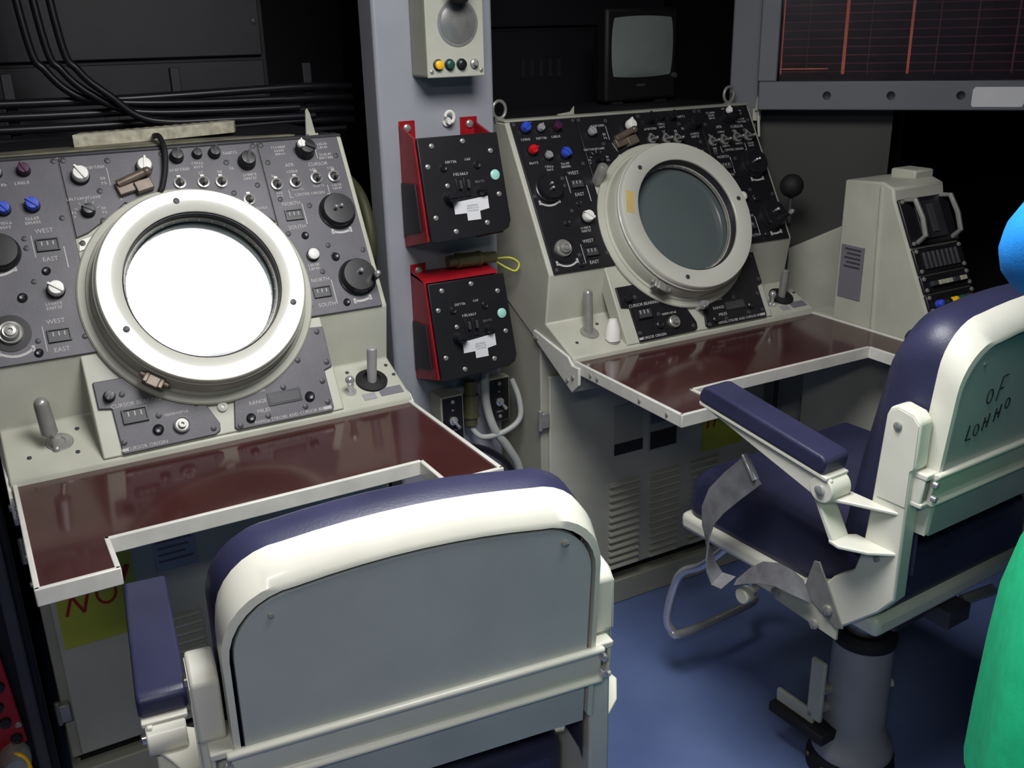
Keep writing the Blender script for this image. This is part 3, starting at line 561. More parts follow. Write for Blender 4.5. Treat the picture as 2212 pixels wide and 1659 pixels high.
# ------------------------------------------------------------------ fittings on the column
def plate_legend(par, n, rows, x, z, size, M, var=0, m=None):
    return link('legend', legend_mesh(n, rows, m or M_INK, var), par, M @ T(x, z, 0) @ SS(size))
def control_box(label, x, zt, lid):
    """sloping black switch plate in a red wedge bracket; x = left edge, zt = top edge above the desk"""
    t = thing('control_box', label, 'control box', (x, 0.33, zt-0.27+H), 0, 'red bracketed control boxes on the column')
    # local: y 0 at column face, negative towards the room; z 0 = lower end
    side = [(0.0, 0.295), (0.0, 0.0), (-0.135, 0.035), (-0.080, 0.272)]
    for xx, nm in ((0.0, 'bracket_cheek'), (0.202, 'bracket_cheek')):
        MB().prism(side, 'x', xx, xx+0.005).build(nm, M_BOXRED, t)
    MB().box(0.0, 0.042, -0.004, 0.0, 0.255, 0.305).build('bracket_foot', M_BOXRED, t, bev=0.001)
    MB().box(0.165, 0.212, -0.004, 0.0, 0.255, 0.305).build('bracket_foot', M_BOXRED, t, bev=0.001)
    if lid: MB().prism([(-0.080, 0.272), (-0.074, 0.278), (0.0, 0.285), (0.0, 0.279)], 'x', 0.0, 0.207).build('bracket_top', M_BOXRED, t)
    for xx in (0.020, 0.19): link('bolt', ME_SCREWL, t, T(xx, -0.004, 0.288) @ RX(math.pi/2) @ SS(0.010))
    MB().prism([(-0.005, 0.16), (-0.005, 0.03), (-0.105, 0.055), (-0.085, 0.165)], 'x', -0.004, 0.0).build('side_plate', M_VOID2, t, bev=0.001)
    MB().prism([(-0.004, 0.26), (-0.004, 0.03), (-0.130, 0.045), (-0.082, 0.262)], 'x', 0.010, 0.200).build('case', M_VOID, t)
    an = math.atan2(0.237, 0.055)   # slope of the face
    F = T(0.004, -0.139, 0.034) @ Matrix(((1, 0, 0, 0), (0, math.cos(an), -math.sin(an), 0), (0, math.sin(an), math.cos(an), 0), (0, 0, 0, 1)))
    L = 0.243
    fp = MB().prism([(0.0, 0.0), (0.012, -0.004), (0.195, 0.004), (0.215, 0.012), (0.222, 0.03), (0.215, L), (0.0, L)], 'z', 0, 0.008, F).build('face_plate', M_PANEL2, t, bev=0.002)
    G = F @ T(0, 0, 0.008)
    for (u, v) in ((0.035, 0.222), (0.118, 0.228), (0.190, 0.20), (0.018, 0.175), (0.020, 0.055), (0.068, 0.018), (0.155, 0.03), (0.198, 0.095)): link('bolt', ME_SCREWL, fp, G @ T(u, v, 0) @ SS(0.0065))
    link('button', ME_BUTTON, fp, G @ T(0.058, 0.170, 0) @ SS(0.009)); link('button', ME_BUTTON, fp, G @ T(0.148, 0.170, 0) @ SS(0.009))
    link('legend', legend_mesh(6, 1, M_INK, 1), fp, G @ T(0.080, 0.182, 0) @ SS(0.006)); link('legend', legend_mesh(3, 1, M_INK, 2), fp, G @ T(0.125, 0.185, 0) @ SS(0.006))
    link('legend', legend_mesh(7, 1, M_INK, 3), fp, G @ T(0.102, 0.152, 0) @ SS(0.007)); link('legend', legend_mesh(5, 1, M_LABELINK, 3), fp, G @ T(0.150, 0.130, 0) @ SS(0.006))
    for u in (0.092, 0.113):
        MB().box(-0.008, 0.008, -0.022, 0.022, 0, 0.004).mi(1).box(-0.003, 0.003, -0.004, 0.016, 0.004, 0.016).build('rocker', [M_BLACK, M_DKGREY], fp, G @ T(u, 0.120, 0), bev=0.001)
    link('knob', knob(M_BLACK), fp, G @ T(0.064, 0.098, 0) @ SS(0.015)); link('knob', knob(M_BLACK), fp, G @ T(0.150, 0.108, 0) @ SS(0.011))
    link('bolt', ME_SCREWL, fp, G @ T(0.062, 0.127, 0) @ SS(0.006))
    MB().lathe([(0.0125, 0), (0.0125, 0.002), (0.009, 0.004), (0, 0.0045)], G @ T(0.194, 0.142, 0)).build('indicator_lens', M_MINT, fp)
    lb = MB().prism([(0.072, 0.058), (0.104, 0.058), (0.104, 0.040), (0.140, 0.040), (0.140, 0.060), (0.166, 0.064), (0.166, 0.094), (0.072, 0.086)], 'z', 0, 0.0008, G).build('paper_label', M_LABEL, fp)
    link('legend', legend_mesh(9, 3, M_LABELINK, 4), fp, G @ T(0.121, 0.069, 0.0008) @ SS(0.0042))
    return t
control_box('upper red-bracketed black control box on the column, with two bolts above it', 0.957, 0.548, False)
control_box('lower red-bracketed black control box on the column, above the two toggle boxes', 0.966, 0.196, True)

# hook bolts above the upper box
hk = MB().lathe([(0.012, 0), (0.012, 0.006), (0.006, 0.008), (0.006, 0.02)], T(1.085, 0.33, 0.575+H) @ RX(math.pi/2)).tube([(1.085+0.012*math.cos(a), 0.31, 0.586+H+0.014*math.sin(a)) for a in [-1.2+0.35*i for i in range(13)]], 0.0042, 8)
tag(hk.build('hook', M_WHITE), 'small white hook screwed to the column above the upper red box', 'hook')

def speaker():
    t = thing('speaker_box', 'cream intercom speaker box with round mesh grille and coloured buttons', 'speaker', (1.0, 0.33, 0.683+H))
    MB().box(0, 0.148, -0.085, 0, 0, 0.28).build('case', M_CREAM2, t, bev=0.006)
    fp = MB().box(-0.001, 0.149, -0.090, -0.085, -0.001, 0.281).build('front_plate', M_CREAM, t, bev=0.003)
    F = T(0.0, -0.090, 0) @ RX(math.pi/2)
    cx, cz, R = 0.081, 0.118, 0.050
    MB().lathe([(R+0.002, 0), (R+0.002, 0.0015), (R-0.001, 0.002)], F @ T(cx, cz, 0), 40).build('grille_rim', M_STEEL, fp)
    MB().lathe([(R, 0.0), (R*0.8, 0.0035), (R*0.5, 0.006), (R*0.2, 0.0075), (0, 0.008)], F @ T(cx, cz, 0), 40).build('grille_dome', M_STEEL, fp)
    b = MB()
    for i in range(-16, 17):
        for j in range(-16, 17):
            x = i*0.003+(j % 2)*0.0015; y = j*0.0028
            q = (x*x+y*y)/R/R
            if q < 0.93: b.add([(x-0.0009, y, 0.0083-0.0075*q), (x, y-0.0009, 0.0083-0.0075*q), (x+0.0009, y, 0.0083-0.0075*q), (x, y+0.0009, 0.0083-0.0075*q)], [(0, 1, 2, 3)], F @ T(cx, cz, 0))
    o = b.build('grille_holes', M_VOID2, fp); o['kind'] = 'stuff'
    for x, m in ((0.026, M_YEL), (0.055, M_GREEN), (0.086, M_BLACK)):
        MB().lathe([(0.0125, 0), (0.0125, 0.004), (0.010, 0.005)], F @ T(x, 0.028, 0)).mi(1).lathe([(0.010, 0.003), (0.0098, 0.012), (0.007, 0.014), (0, 0.014)], F @ T(x, 0.028, 0)).build('push_button', [M_BLACK, m], fp)
    MB().lathe([(0.011, 0), (0.010, 0.006), (0.006, 0.008), (0.005, 0.016), (0, 0.017)], F @ T(0.120, 0.028, 0)).build('toggle_switch', M_STEEL, fp)
    for x, z in ((0.010, 0.013), (0.139, 0.013), (0.010, 0.268), (0.139, 0.268)): link('screw', ME_SCREWL, fp, F @ T(x, z, 0) @ SS(0.005))
    # black microphone horn above the grille
    MB().cyl((0.070, -0.088, 0.190), (0.070, -0.125, 0.187), 0.016, 0.024).sphere((0.070, -0.128, 0.187), 0.030, 20, (1, 0.6, 1)).build('microphone', M_RUBBER, t)
speaker()

def toggle_box(label, x, z, y1):
    t = thing('toggle_box', label, 'switch box', (x, 0.33, z+H), 0, 'small toggle boxes on the column')
    MB().box(0, 0.066, -y1, 0, 0, 0.130).build('case', M_CREAM2, t, bev=0.003)
    fp = MB().box(0.004, 0.062, -y1-0.003, -y1, 0.004, 0.126).build('face_plate', M_PANEL2, t, bev=0.001)
    F = T(0, -y1-0.003, 0) @ RX(math.pi/2)
    MB().lathe([(0.012, 0), (0.012, 0.004), (0.007, 0.006), (0.006, 0.012)], F @ T(0.033, 0.06, 0)).cyl((0.033, -y1-0.01, 0.06), (0.036, -y1-0.034, 0.05), 0.0035, 0.005).build('toggle_switch', M_CHROME, fp)
    for q in (0.017, 0.113): link('screw', ME_SCREWL, fp, F @ T(0.033, q, 0) @ SS(0.0055))
    link('legend', legend_mesh(5, 1, M_INK, 5), fp, F @ T(0.033, 0.032, 0) @ SS(0.005)); link('legend', legend_mesh(2, 1, M_INK, 6), fp, F @ T(0.033, 0.09, 0) @ SS(0.005))
toggle_box('left small cream toggle box with black face under the lower red box', 1.000, -0.245, 0.07)
toggle_box('right small cream toggle box with black face beside the second console', 1.163, -0.238, 0.03)

def connector(label, p, q, r, name='cable_connector'):
    p, q = Vector(p), Vector(q); d = q-p
    b = MB()
    for a, c, k in ((0.0, 0.18, 0.85), (0.18, 0.24, 1.1), (0.24, 0.62, 1.0), (0.62, 0.68, 1.1), (0.68, 1.0, 0.8)):
        b.cyl(p+d*a, p+d*c, r*k)
    return tag(b.build(name, M_OLIVE), label, 'connector')
connector('olive metal cable connector lying across the column between the two red boxes', (1.055, 0.295, 0.234+H), (1.190, 0.290, 0.230+H), 0.018)
connector('upright olive cable connector between the two toggle boxes', (1.106, 0.30, -0.225+H), (1.108, 0.30, -0.10+H), 0.021)
def smooth_path(pts, n=8):
    P = [Vector(p) for p in pts]; out = []
    for i in range(len(P)-1):
        p0 = P[max(0, i-1)]; p1 = P[i]; p2 = P[i+1]; p3 = P[min(len(P)-1, i+2)]
        for k in range(n):
            t = k/n
            out.append(0.5*((2*p1)+(p2-p0)*t+(2*p0-5*p1+4*p2-p3)*t*t+(3*p1-p0-3*p2+p3)*t**3))
    return out + [P[-1]]
def cable(name, label, pts, r, m, n=8):
    return tag(MB().tube(smooth_path(pts, n), r, 10).build(name, m), label, 'cable')
cable('cable', 'pale grey cable dropping from the connector down the column', [(1.155, 0.305, -0.09+H), (1.150, 0.29, -0.17+H), (1.165, 0.275, -0.245+H), (1.205, 0.27, -0.31+H), (1.240, 0.27, -0.39+H), (1.250, 0.28, -0.55+H), (1.250, 0.29, -0.80+H)], 0.012, M_GCABLE)
cable('cable', 'pale cable looping under the right toggle box to the connector', [(1.107, 0.30, -0.235+H), (1.130, 0.28, -0.262+H), (1.19, 0.265, -0.255+H), (1.238, 0.262, -0.225+H), (1.244, 0.275, -0.17+H), (1.236, 0.30, -0.12+H)], 0.008, M_GCABLE)
cable('cable', 'thin dark cable curving behind the desk corner at the column foot', [(1.02, 0.29, -0.20+H), (1.06, 0.27, -0.26+H), (1.14, 0.26, -0.30+H), (1.21, 0.26, -0.38+H), (1.235, 0.27, -0.55+H), (1.235, 0.28, -0.82+H)], 0.009, M_CABLE)
cable('wire', 'thin yellow wire loop sticking out beside the upper connector', [(1.195, 0.29, 0.225+H), (1.225, 0.27, 0.226+H), (1.245, 0.262, 0.210+H), (1.235, 0.262, 0.192+H), (1.215, 0.27, 0.200+H), (1.195, 0.295, 0.216+H)], 0.0028, mat('yellow_wire', (196, 200, 60), 0.5))

# ------------------------------------------------------------------ television on the second console
def television():
    t = thing('television', 'small black portable television with a grey screen on the second console', 'television', (1.752, 0.60, 0.5625+0.0065+H), math.radians(2))
    MB().prism([(0.0, 0.0), (0.275, 0.0), (0.275, 0.268), (0.0, 0.268)], 'y', 0.0, 0.05).build('front_case', M_TVCASE, t, bev=0.01)
    MB().add([(0.02, 0.05, 0.02), (0.255, 0.05, 0.02), (0.255, 0.05, 0.25), (0.02, 0.05, 0.25), (0.07, 0.16, 0.05), (0.205, 0.16, 0.05), (0.205, 0.16, 0.21), (0.07, 0.16, 0.21)], [(0, 1, 5, 4), (1, 2, 6, 5), (2, 3, 7, 6), (3, 0, 4, 7), (4, 5, 6, 7), (3, 2, 1, 0)]).build('rear_case', M_TVCASE, t, bev=0.01)
    # bulged rounded screen
    b = MB(); N = 20; vs = []; fs = []
    cx, cz, hw, hh = 0.136, 0.157, 0.118, 0.088
    for i in range(N+1):
        for j in range(N+1):
            a = -1+2*i/N; c = -1+2*j/N
            x = hw*a*math.sqrt(1-0.10*c*c)*math.sqrt(max(0, 1-0.06*abs(c)**6)); z = hh*c*math.sqrt(1-0.12*a*a)
            vs.append((cx+x, -0.003-0.012*(1-a*a)*(1-c*c)**0.5*1.0, cz+z))
    for i in range(N):
        for j in range(N): fs.append((i*(N+1)+j, (i+1)*(N+1)+j, (i+1)*(N+1)+j+1, i*(N+1)+j+1))
    b.add(vs, fs); b.build('screen', M_TVGLASS, t)
    MB().box(0.118, 0.150, -0.002, 0, 0.043, 0.050).build('maker_plate', M_DKGREY, t)
    MB().lathe([(0.009, 0), (0.008, 0.010), (0, 0.011)], T(0.262, 0, 0.07) @ RX(math.pi/2)).build('tuning_knob', M_DKGREY, t)
    for x in (0.03, 0.20): MB().box(x, x+0.04, 0.005, 0.04, -0.006, 0.0).build('foot', M_RUBBER, t)
television()

# ------------------------------------------------------------------ overhead lit board on the angled wall
E_DIR = Vector((0.682, -0.731, 0)); E_ANG = math.atan2(E_DIR.y, E_DIR.x)
def board():
    t = thing('status_board', 'overhead framed dark status board with glowing orange grid lines', 'board', (2.133, 0.283, 0.545+H), E_ANG)
    L = 0.95
    rail = MB().box(-0.05, L, 0.0, 0.05, 0.0, 0.080).build('bottom_rail', M_RAIL, t, bev=0.004)
    MB().box(-0.055, 0.0, 0.0, 0.05, 0.080, 0.90).build('side_rail', M_RAIL, t, bev=0.004)
    MB().box(-0.05, L, 0.0, 0.05, 0.82, 0.90).build('top_rail', M_RAIL, t, bev=0.004)
    MB().box(L-0.045, L, 0.0, 0.05, 0.080, 0.82).build('side_rail', M_RAIL, t, bev=0.004)
    MB().box(-0.05, L, 0.05, 0.12, 0.0, 0.90).build('case', M_RAIL, t)
    MB().box(0.0, L-0.045, 0.030, 0.049, 0.080, 0.82).build('backing', M_BOARD, t)
    for x in (0.142, 0.315, 0.497): MB().lathe([(0.0115, 0.0), (0.0115, 0.002), (0.008, 0.001), (0, 0.0005)], T(x, 0.0, 0.041) @ RX(math.pi/2)).build('bolt_hole', M_VOID, rail)
    MB().prism([(-0.062, -0.026), (0.062, -0.026), (0.066, -0.018), (0.066, 0.022), (0.06, 0.027), (-0.06, 0.027), (-0.066, 0.02), (-0.066, -0.02)], 'y', -0.002, 0.0, T(0.592, 0, 0.036)).build('blank_label', M_LABEL, rail)
    for x, w, m in ((0.008, 0.0035, M_ORANGE), (0.079, 0.002, M_ORANGE2), (0.180, 0.009, M_ORANGE), (0.246, 0.002, M_ORANGE2), (0.353, 0.007, M_ORANGE), (0.424, 0.003, M_ORANGE2), (0.52, 0.003, M_ORANGE2), (0.62, 0.004, M_ORANGE2), (0.74, 0.003, M_ORANGE2)):
        MB().box(x-w/2, x+w/2, 0.026, 0.030, 0.098, 0.82).build('grid_bar', m, t)
    z = 0.105; k = 0
    while z < 0.80:
        MB().box(0.004, 0.86, 0.028, 0.030, z-0.0012, z+0.0012).build('grid_line', M_ORANGE2, t); z += 0.0225; k += 1
    MB().box(0.004, 0.14, 0.0255, 0.028, 0.1115, 0.115).build('grid_line', M_ORANGE, t)
    g = MB().box(0.0, L-0.045, 0.012, 0.015, 0.080, 0.82).build('glass_pane', mat('clear_pane', (220, 220, 225), 0.05, var=0, trans=1.0, ior=1.02, spec=0.1), t)
board()
lk = MB().box(-0.012, 0.012, -0.012, 0.0, 0.0, 0.035).cyl((0.004, -0.014, 0.03), (0.012, -0.03, -0.045), 0.005, 0.004).cyl((0.0, -0.02, 0.03), (0.004, -0.02, 0.07), 0.006)
tag(lk.build('latch_lever', M_CREAM, None, T(2.142, 0.365, 0.51+H) @ RZ(E_ANG), bev=0.001), 'small pale latch lever hanging at the foot of the grey post', 'latch')
bk = thing('ball_lever', 'black ball-topped lever standing between the second console and side console', 'lever', (2.115, 0.175, 0.0))
MB().sphere((0, 0, 0.340+H), 0.034, 22).build('ball', M_RUBBER, bk)
MB().cyl((0, 0, 0.02), (0, 0, 0.315+H), 0.006).build('rod', M_DKGREY, bk)
MB().lathe([(0.02, 0), (0.02, 0.015), (0.008, 0.03)]).build('socket', M_DKGREY, bk)

# ------------------------------------------------------------------ pale side console at the right
def side_console():
    t = thing('side_console', 'pale side console with a sloping rack of black modules at the right', 'console', (2.092, 0, 0))
    pr = [(-0.04, 0), (-0.04, 0.385), (-0.165, 0.392), (-0.200, 0.380), (-0.206, 0.352), (-0.352, 0.066), (-0.352, -0.02), (-0.29, -0.12), (-0.30, -H), (0.05, -H), (0.05, 0)]
    MB().prism([(y, z+H) for y, z in pr], 'x', 0.0, 0.195).build('body', M_CREAM, t, bev=0.006)
    MB().prism([(0.115, -0.09), (0.115, -0.17), (0.190, -0.17), (0.190, -0.09)], 'z', 0.380+H, 0.412+H).build('rear_hood', M_CREAM, t, bev=0.006)
    MB().tube([(0.004, -0.165, H+0.38), (0.004, -0.172, H+0.2), (0.004, -0.182, H-0.02)], 0.009, 10).build('corner_bead', M_CREAM, t)
    MB().prism([(0.06, 0.10-H), (0.40, 0.10-H), (0.40, 0.235), (0.305, 0.188), (0.06, 0.066)], 'y', -0.016, -0.004).xf(T(2.145-2.092, 0.425, H) @ RZ(E_ANG)).build('lit_wall_patch', M_CREAM, t, bev=0.002)  # pale sheet added in place of the light falling low on the wall
    lp = MB().box(-0.0025, 0.0, -0.130, -0.052, 0.066+H, 0.212+H).build('data_plate', M_LABELINK, t)
    b = MB()
    for k in range(5): b.box(-0.0032, -0.0024, -0.12, -0.065-0.008*(k % 2), 0.200-0.012*k+H, 0.205-0.012*k+H)
    b.build('print_lines', M_DKGREY, lp)
    al = math.atan2(0.286, 0.146)
    F = T(0.0, -0.352, 0.066+H) @ Matrix(((1, 0, 0, 0), (0, math.cos(al), -math.sin(al), 0), (0, math.sin(al), math.cos(al), 0), (0, 0, 0, 1)))
    mods = [(0.012, 0.062), (0.066, 0.112), (0.116, 0.185), (0.190, 0.318)]
    for k, (a, c) in enumerate(mods):
        m = MB().prism([(0.004, a), (0.190, a), (0.190, c), (0.004, c)], 'z', 0, 0.009, F).build('module', M_PANEL2, t, bev=0.003)
        G = F @ T(0, 0, 0.009)
        for (u, v) in ((0.014, a+0.008), (0.180, a+0.008), (0.014, c-0.008), (0.180, c-0.008)): link('bolt', ME_SCREWL, m, G @ T(u, v, 0) @ SS(0.006))
        if k == 0:
            for i, mm in enumerate((M_BLUE, M_BLACK, M_YEL, M_GREEN, M_DKGREY)):
                MB().lathe([(0.011, 0), (0.010, 0.014), (0.006, 0.018), (0, 0.019)], G @ T(0.04+i*0.029, 0.034, 0)).build('push_button', mm, m)
        elif k == 1:
            for i in range(5): MB().box(-0.011, 0.011, -0.006, 0.006, 0, 0.010).build('lamp_cap', M_STRIP if i in (1, 2, 4) else M_DKGREY, m, G @ T(0.042+i*0.028, 0.088, 0), bev=0.001)
        elif k == 2:
            for i in range(8): MB().box(-0.004, 0.004, -0.022, 0.022, 0, 0.006).build('slide_switch', M_DKGREY, m, G @ T(0.036+i*0.0175, 0.150, 0), bev=0.001)
        else:
            for u in (0.030, 0.166):
                MB().tube([(u, 0.20, 0.0), (u, 0.21, 0.028), (u, 0.255, 0.034), (u, 0.305, 0.028), (u, 0.315, 0.0)], 0.007, 8).build('handle', M_STEEL, m, G)
            MB().box(0.05, 0.148, 0.205, 0.305, 0, 0.006).build('window', M_VOID2, m, G, bev=0.002)
            MB().box(0.092, 0.112, 0.22, 0.295, 0.006, 0.009).build('drum', M_DKGREY, m, G)
side_console()

# ------------------------------------------------------------------ dark equipment behind the consoles
def rack(label, x0, x1, y0, y1, zt, seed):
    t = thing('equipment_rack', label, 'rack', ((x0+x1)/2, (y0+y1)/2, 0), 0, 'dark equipment racks behind the consoles')
    hw, hd = (x1-x0)/2, (y1-y0)/2; rnd = random.Random(seed)
    MB().box(-hw, hw, -hd+0.02, hd, 0, zt).build('cabinet', M_VOID, t, bev=0.006)
    z = 0.12
    while z < zt-0.2:
        hgt = rnd.choice((0.18, 0.26, 0.34)); hgt = min(hgt, zt-0.03-z)
        p = MB().box(-hw+0.02, hw-0.02, -hd, -hd+0.02, z, z+hgt-0.012).build('rack_panel', M_VOID2 if rnd.random() < 0.5 else M_VOID, t, bev=0.003)
        sm = MB().box(-0.006, 0.006, -0.004, 0, -0.028, 0.028).mesh('vent_slot', M_VOID2, False)
        for k in range(int((hw*2-0.16)/0.035)):
            if hgt > 0.2 and (k//5) % 2 == 0: link('vent_slot', sm, p, T(-hw+0.10+k*0.035, -hd, z+hgt*0.5))
        for s in (-1, 1): link('bolt', ME_SCREW, p, T(s*(hw-0.035), -hd, z+hgt*0.5) @ RX(math.pi/2) @ SS(0.008))
        z += hgt
rack('dark equipment rack standing behind the left radar console', -0.75, 0.86, 1.0, 1.45, 2.3, 3)
rack('dark equipment rack standing behind the second console and television', 1.25, 2.30, 1.0, 1.45, 2.3, 5)
# cable tray with a run of black cables behind the first console
tr = thing('cable_tray', 'dark cable tray bracketing the black cable run behind the first console', 'tray', (0.0, 0.80, 0.56+H))
for x in (0.16, 0.55, 0.90): MB().box(x-0.012, x+0.012, 0.0, 0.02, -0.02, 0.15).build('hanger', M_VOID2, tr, bev=0.002)
MB().box(-0.7, 1.0, 0.0, 0.20, -0.03, -0.02).build('tray_floor', M_VOID2, tr)
for k, z in enumerate((0.555, 0.585, 0.615, 0.645)):
    cable('cable', ('lowest', 'second lowest', 'third lowest', 'highest')[k]+' straight black cable in the tray behind the first console', [(-0.6, 0.79, z+H+0.01), (0.0, 0.785, z+H), (0.4, 0.782, z+H-0.004), (0.85, 0.785, z+H+0.004), (1.02, 0.79, z+H)], 0.011, M_CABLE)
for k in range(3):
    x = 0.215+k*0.033
    cable('cable', ('leftmost', 'middle', 'rightmost')[k]+' of three black cables sweeping down behind the first console', [(x-0.03, 0.757-0.022*k, 1.25+H), (x, 0.757-0.022*k, 0.80+H), (x+0.03, 0.757-0.022*k, 0.715+H), (x+0.09, 0.757-0.022*k, 0.655+H), (x+0.18, 0.757-0.022*k, 0.635+H-0.022*k), (x+0.38, 0.757-0.022*k, 0.625+H-0.022*k), (x+0.6, 0.757-0.022*k, 0.622+H-0.022*k)], 0.0095, M_CABLE)
cable('hose', 'olive hose bulging out between the first console and the column', [(0.86, 0.52, 0.46+H), (0.866, 0.40, 0.42+H), (0.868, 0.345, 0.36+H), (0.866, 0.33, 0.28+H), (0.86, 0.37, 0.20+H), (0.86, 0.46, 0.0+H)], 0.014, mat('olive_hose', (58, 58, 36), 0.6))

# ------------------------------------------------------------------ things lying on the first console
s = thing('paper_strip', 'pale worn paper strip lying along the top of the first console', 'paper', (0.0, 0.0, 0.5645+H))
MB().prism([(0.24, 0.40), (0.26, 0.445), (0.48, 0.50), (0.60, 0.535), (0.615, 0.515), (0.605, 0.49), (0.44, 0.435)], 'z', 0.004, 0.030).build('upper_sheet', M_STRIP, s, bev=0.001)
for k in range(14):
    MB().box(-0.0012, 0.0012, -0.014, 0.014, 0.0295, 0.0308).build('crease', M_OLSTRIP, s, T(0.28+k*0.022, 0.438+k*0.0062, 0) @ RZ(0.5))
MB().prism([(-0.008, 0.338), (0.30, 0.345), (0.55, 0.36), (0.705, 0.345), (0.70, 0.362), (0.5, 0.42), (0.2, 0.43), (-0.008, 0.40)], 'z', 0.0, 0.004).build('lower_sheet', M_OLSTRIP, s, bev=0.001)
cable('cable', 'short black cable hanging over the top edge onto the first control panel', [(0.41, 0.42, 0.580+H), (0.408, 0.355, 0.583+H), (0.406, 0.305, 0.560+H), (0.398, 0.285, 0.523+H), (0.385, 0.270, 0.490+H), (0.378, 0.268, 0.480+H)], 0.006, M_RUBBER)
sp = MB().prism([(-0.012, 0), (0.014, 0), (0.002, 0.05), (-0.004, 0.06), (-0.008, 0.055)], 'y', -0.002, 0.002).box(-0.012, 0.014, -0.012, 0.002, 0, 0.004)
tag(sp.build('clip', M_CREAM, None, T(0.742, 0.345, 0.5645+H) @ RZ(0.3), bev=0.0006), 'pale pointed clip standing on the right end of the first console top', 'clip')
sp = MB().prism([(-0.03, 0), (0.022, 0), (0.022, 0.022), (0.010, 0.008), (-0.03, 0.004)], 'y', -0.002, 0.002).box(-0.03, 0.02, -0.01, 0.002, 0, 0.002)
tag(sp.build('clip', M_CREAM2, None, T(1.47, 0.378, 0.5645+H), bev=0.0006), 'small pale clip on the top edge of the second console left of the television', 'clip')

# ------------------------------------------------------------------ dark rack with red panel at the far left
def left_rack():
    t = thing('junction_rack', 'dark rack with a red junction panel at the far left edge', 'rack', (-0.335, 0.25, 0))
    MB().box(-0.35, 0.30, -0.17, 0.35, 0, 1.25).build('cabinet', M_VOID, t, bev=0.006)
    MB().box(0.262, 0.285, -0.195, -0.17, 0.0, 1.25).build('corner_post', M_DKGREY, t, bev=0.004)
    p = MB().prism([(0.10, 0.24), (0.195, 0.24), (0.254, 0.285), (0.240, 0.50), (0.10, 0.56)], 'y', -0.20, -0.17).build('red_panel', M_BOXRED, t, bev=0.003)
    for x, z in ((0.222, 0.345), (0.215, 0.385), (0.225, 0.43), (0.235, 0.30)): MB().lathe([(0.012, 0), (0.010, 0.008), (0.004, 0.009), (0, 0.006)], T(x, -0.20, z) @ RX(math.pi/2)).build('socket', M_BLACK, p)
    link('bolt', ME_SCREWL, p, T(0.244, -0.20, 0.33) @ RX(math.pi/2) @ SS(0.007))
    MB().lathe([(0.03, 0), (0.03, 0.03), (0.02, 0.05)], T(0.225, -0.20, 0.262) @ RX(math.pi/2)).build('cable_gland', M_STEEL, p)
left_rack()
cable('cable', 'yellow cable curling beside the red junction panel', [(-0.115, 0.022, 0.285), (-0.098, 0.012, 0.28), (-0.088, 0.006, 0.25), (-0.09, 0.006, 0.15), (-0.10, 0.01, 0.008)], 0.006, M_YEL)

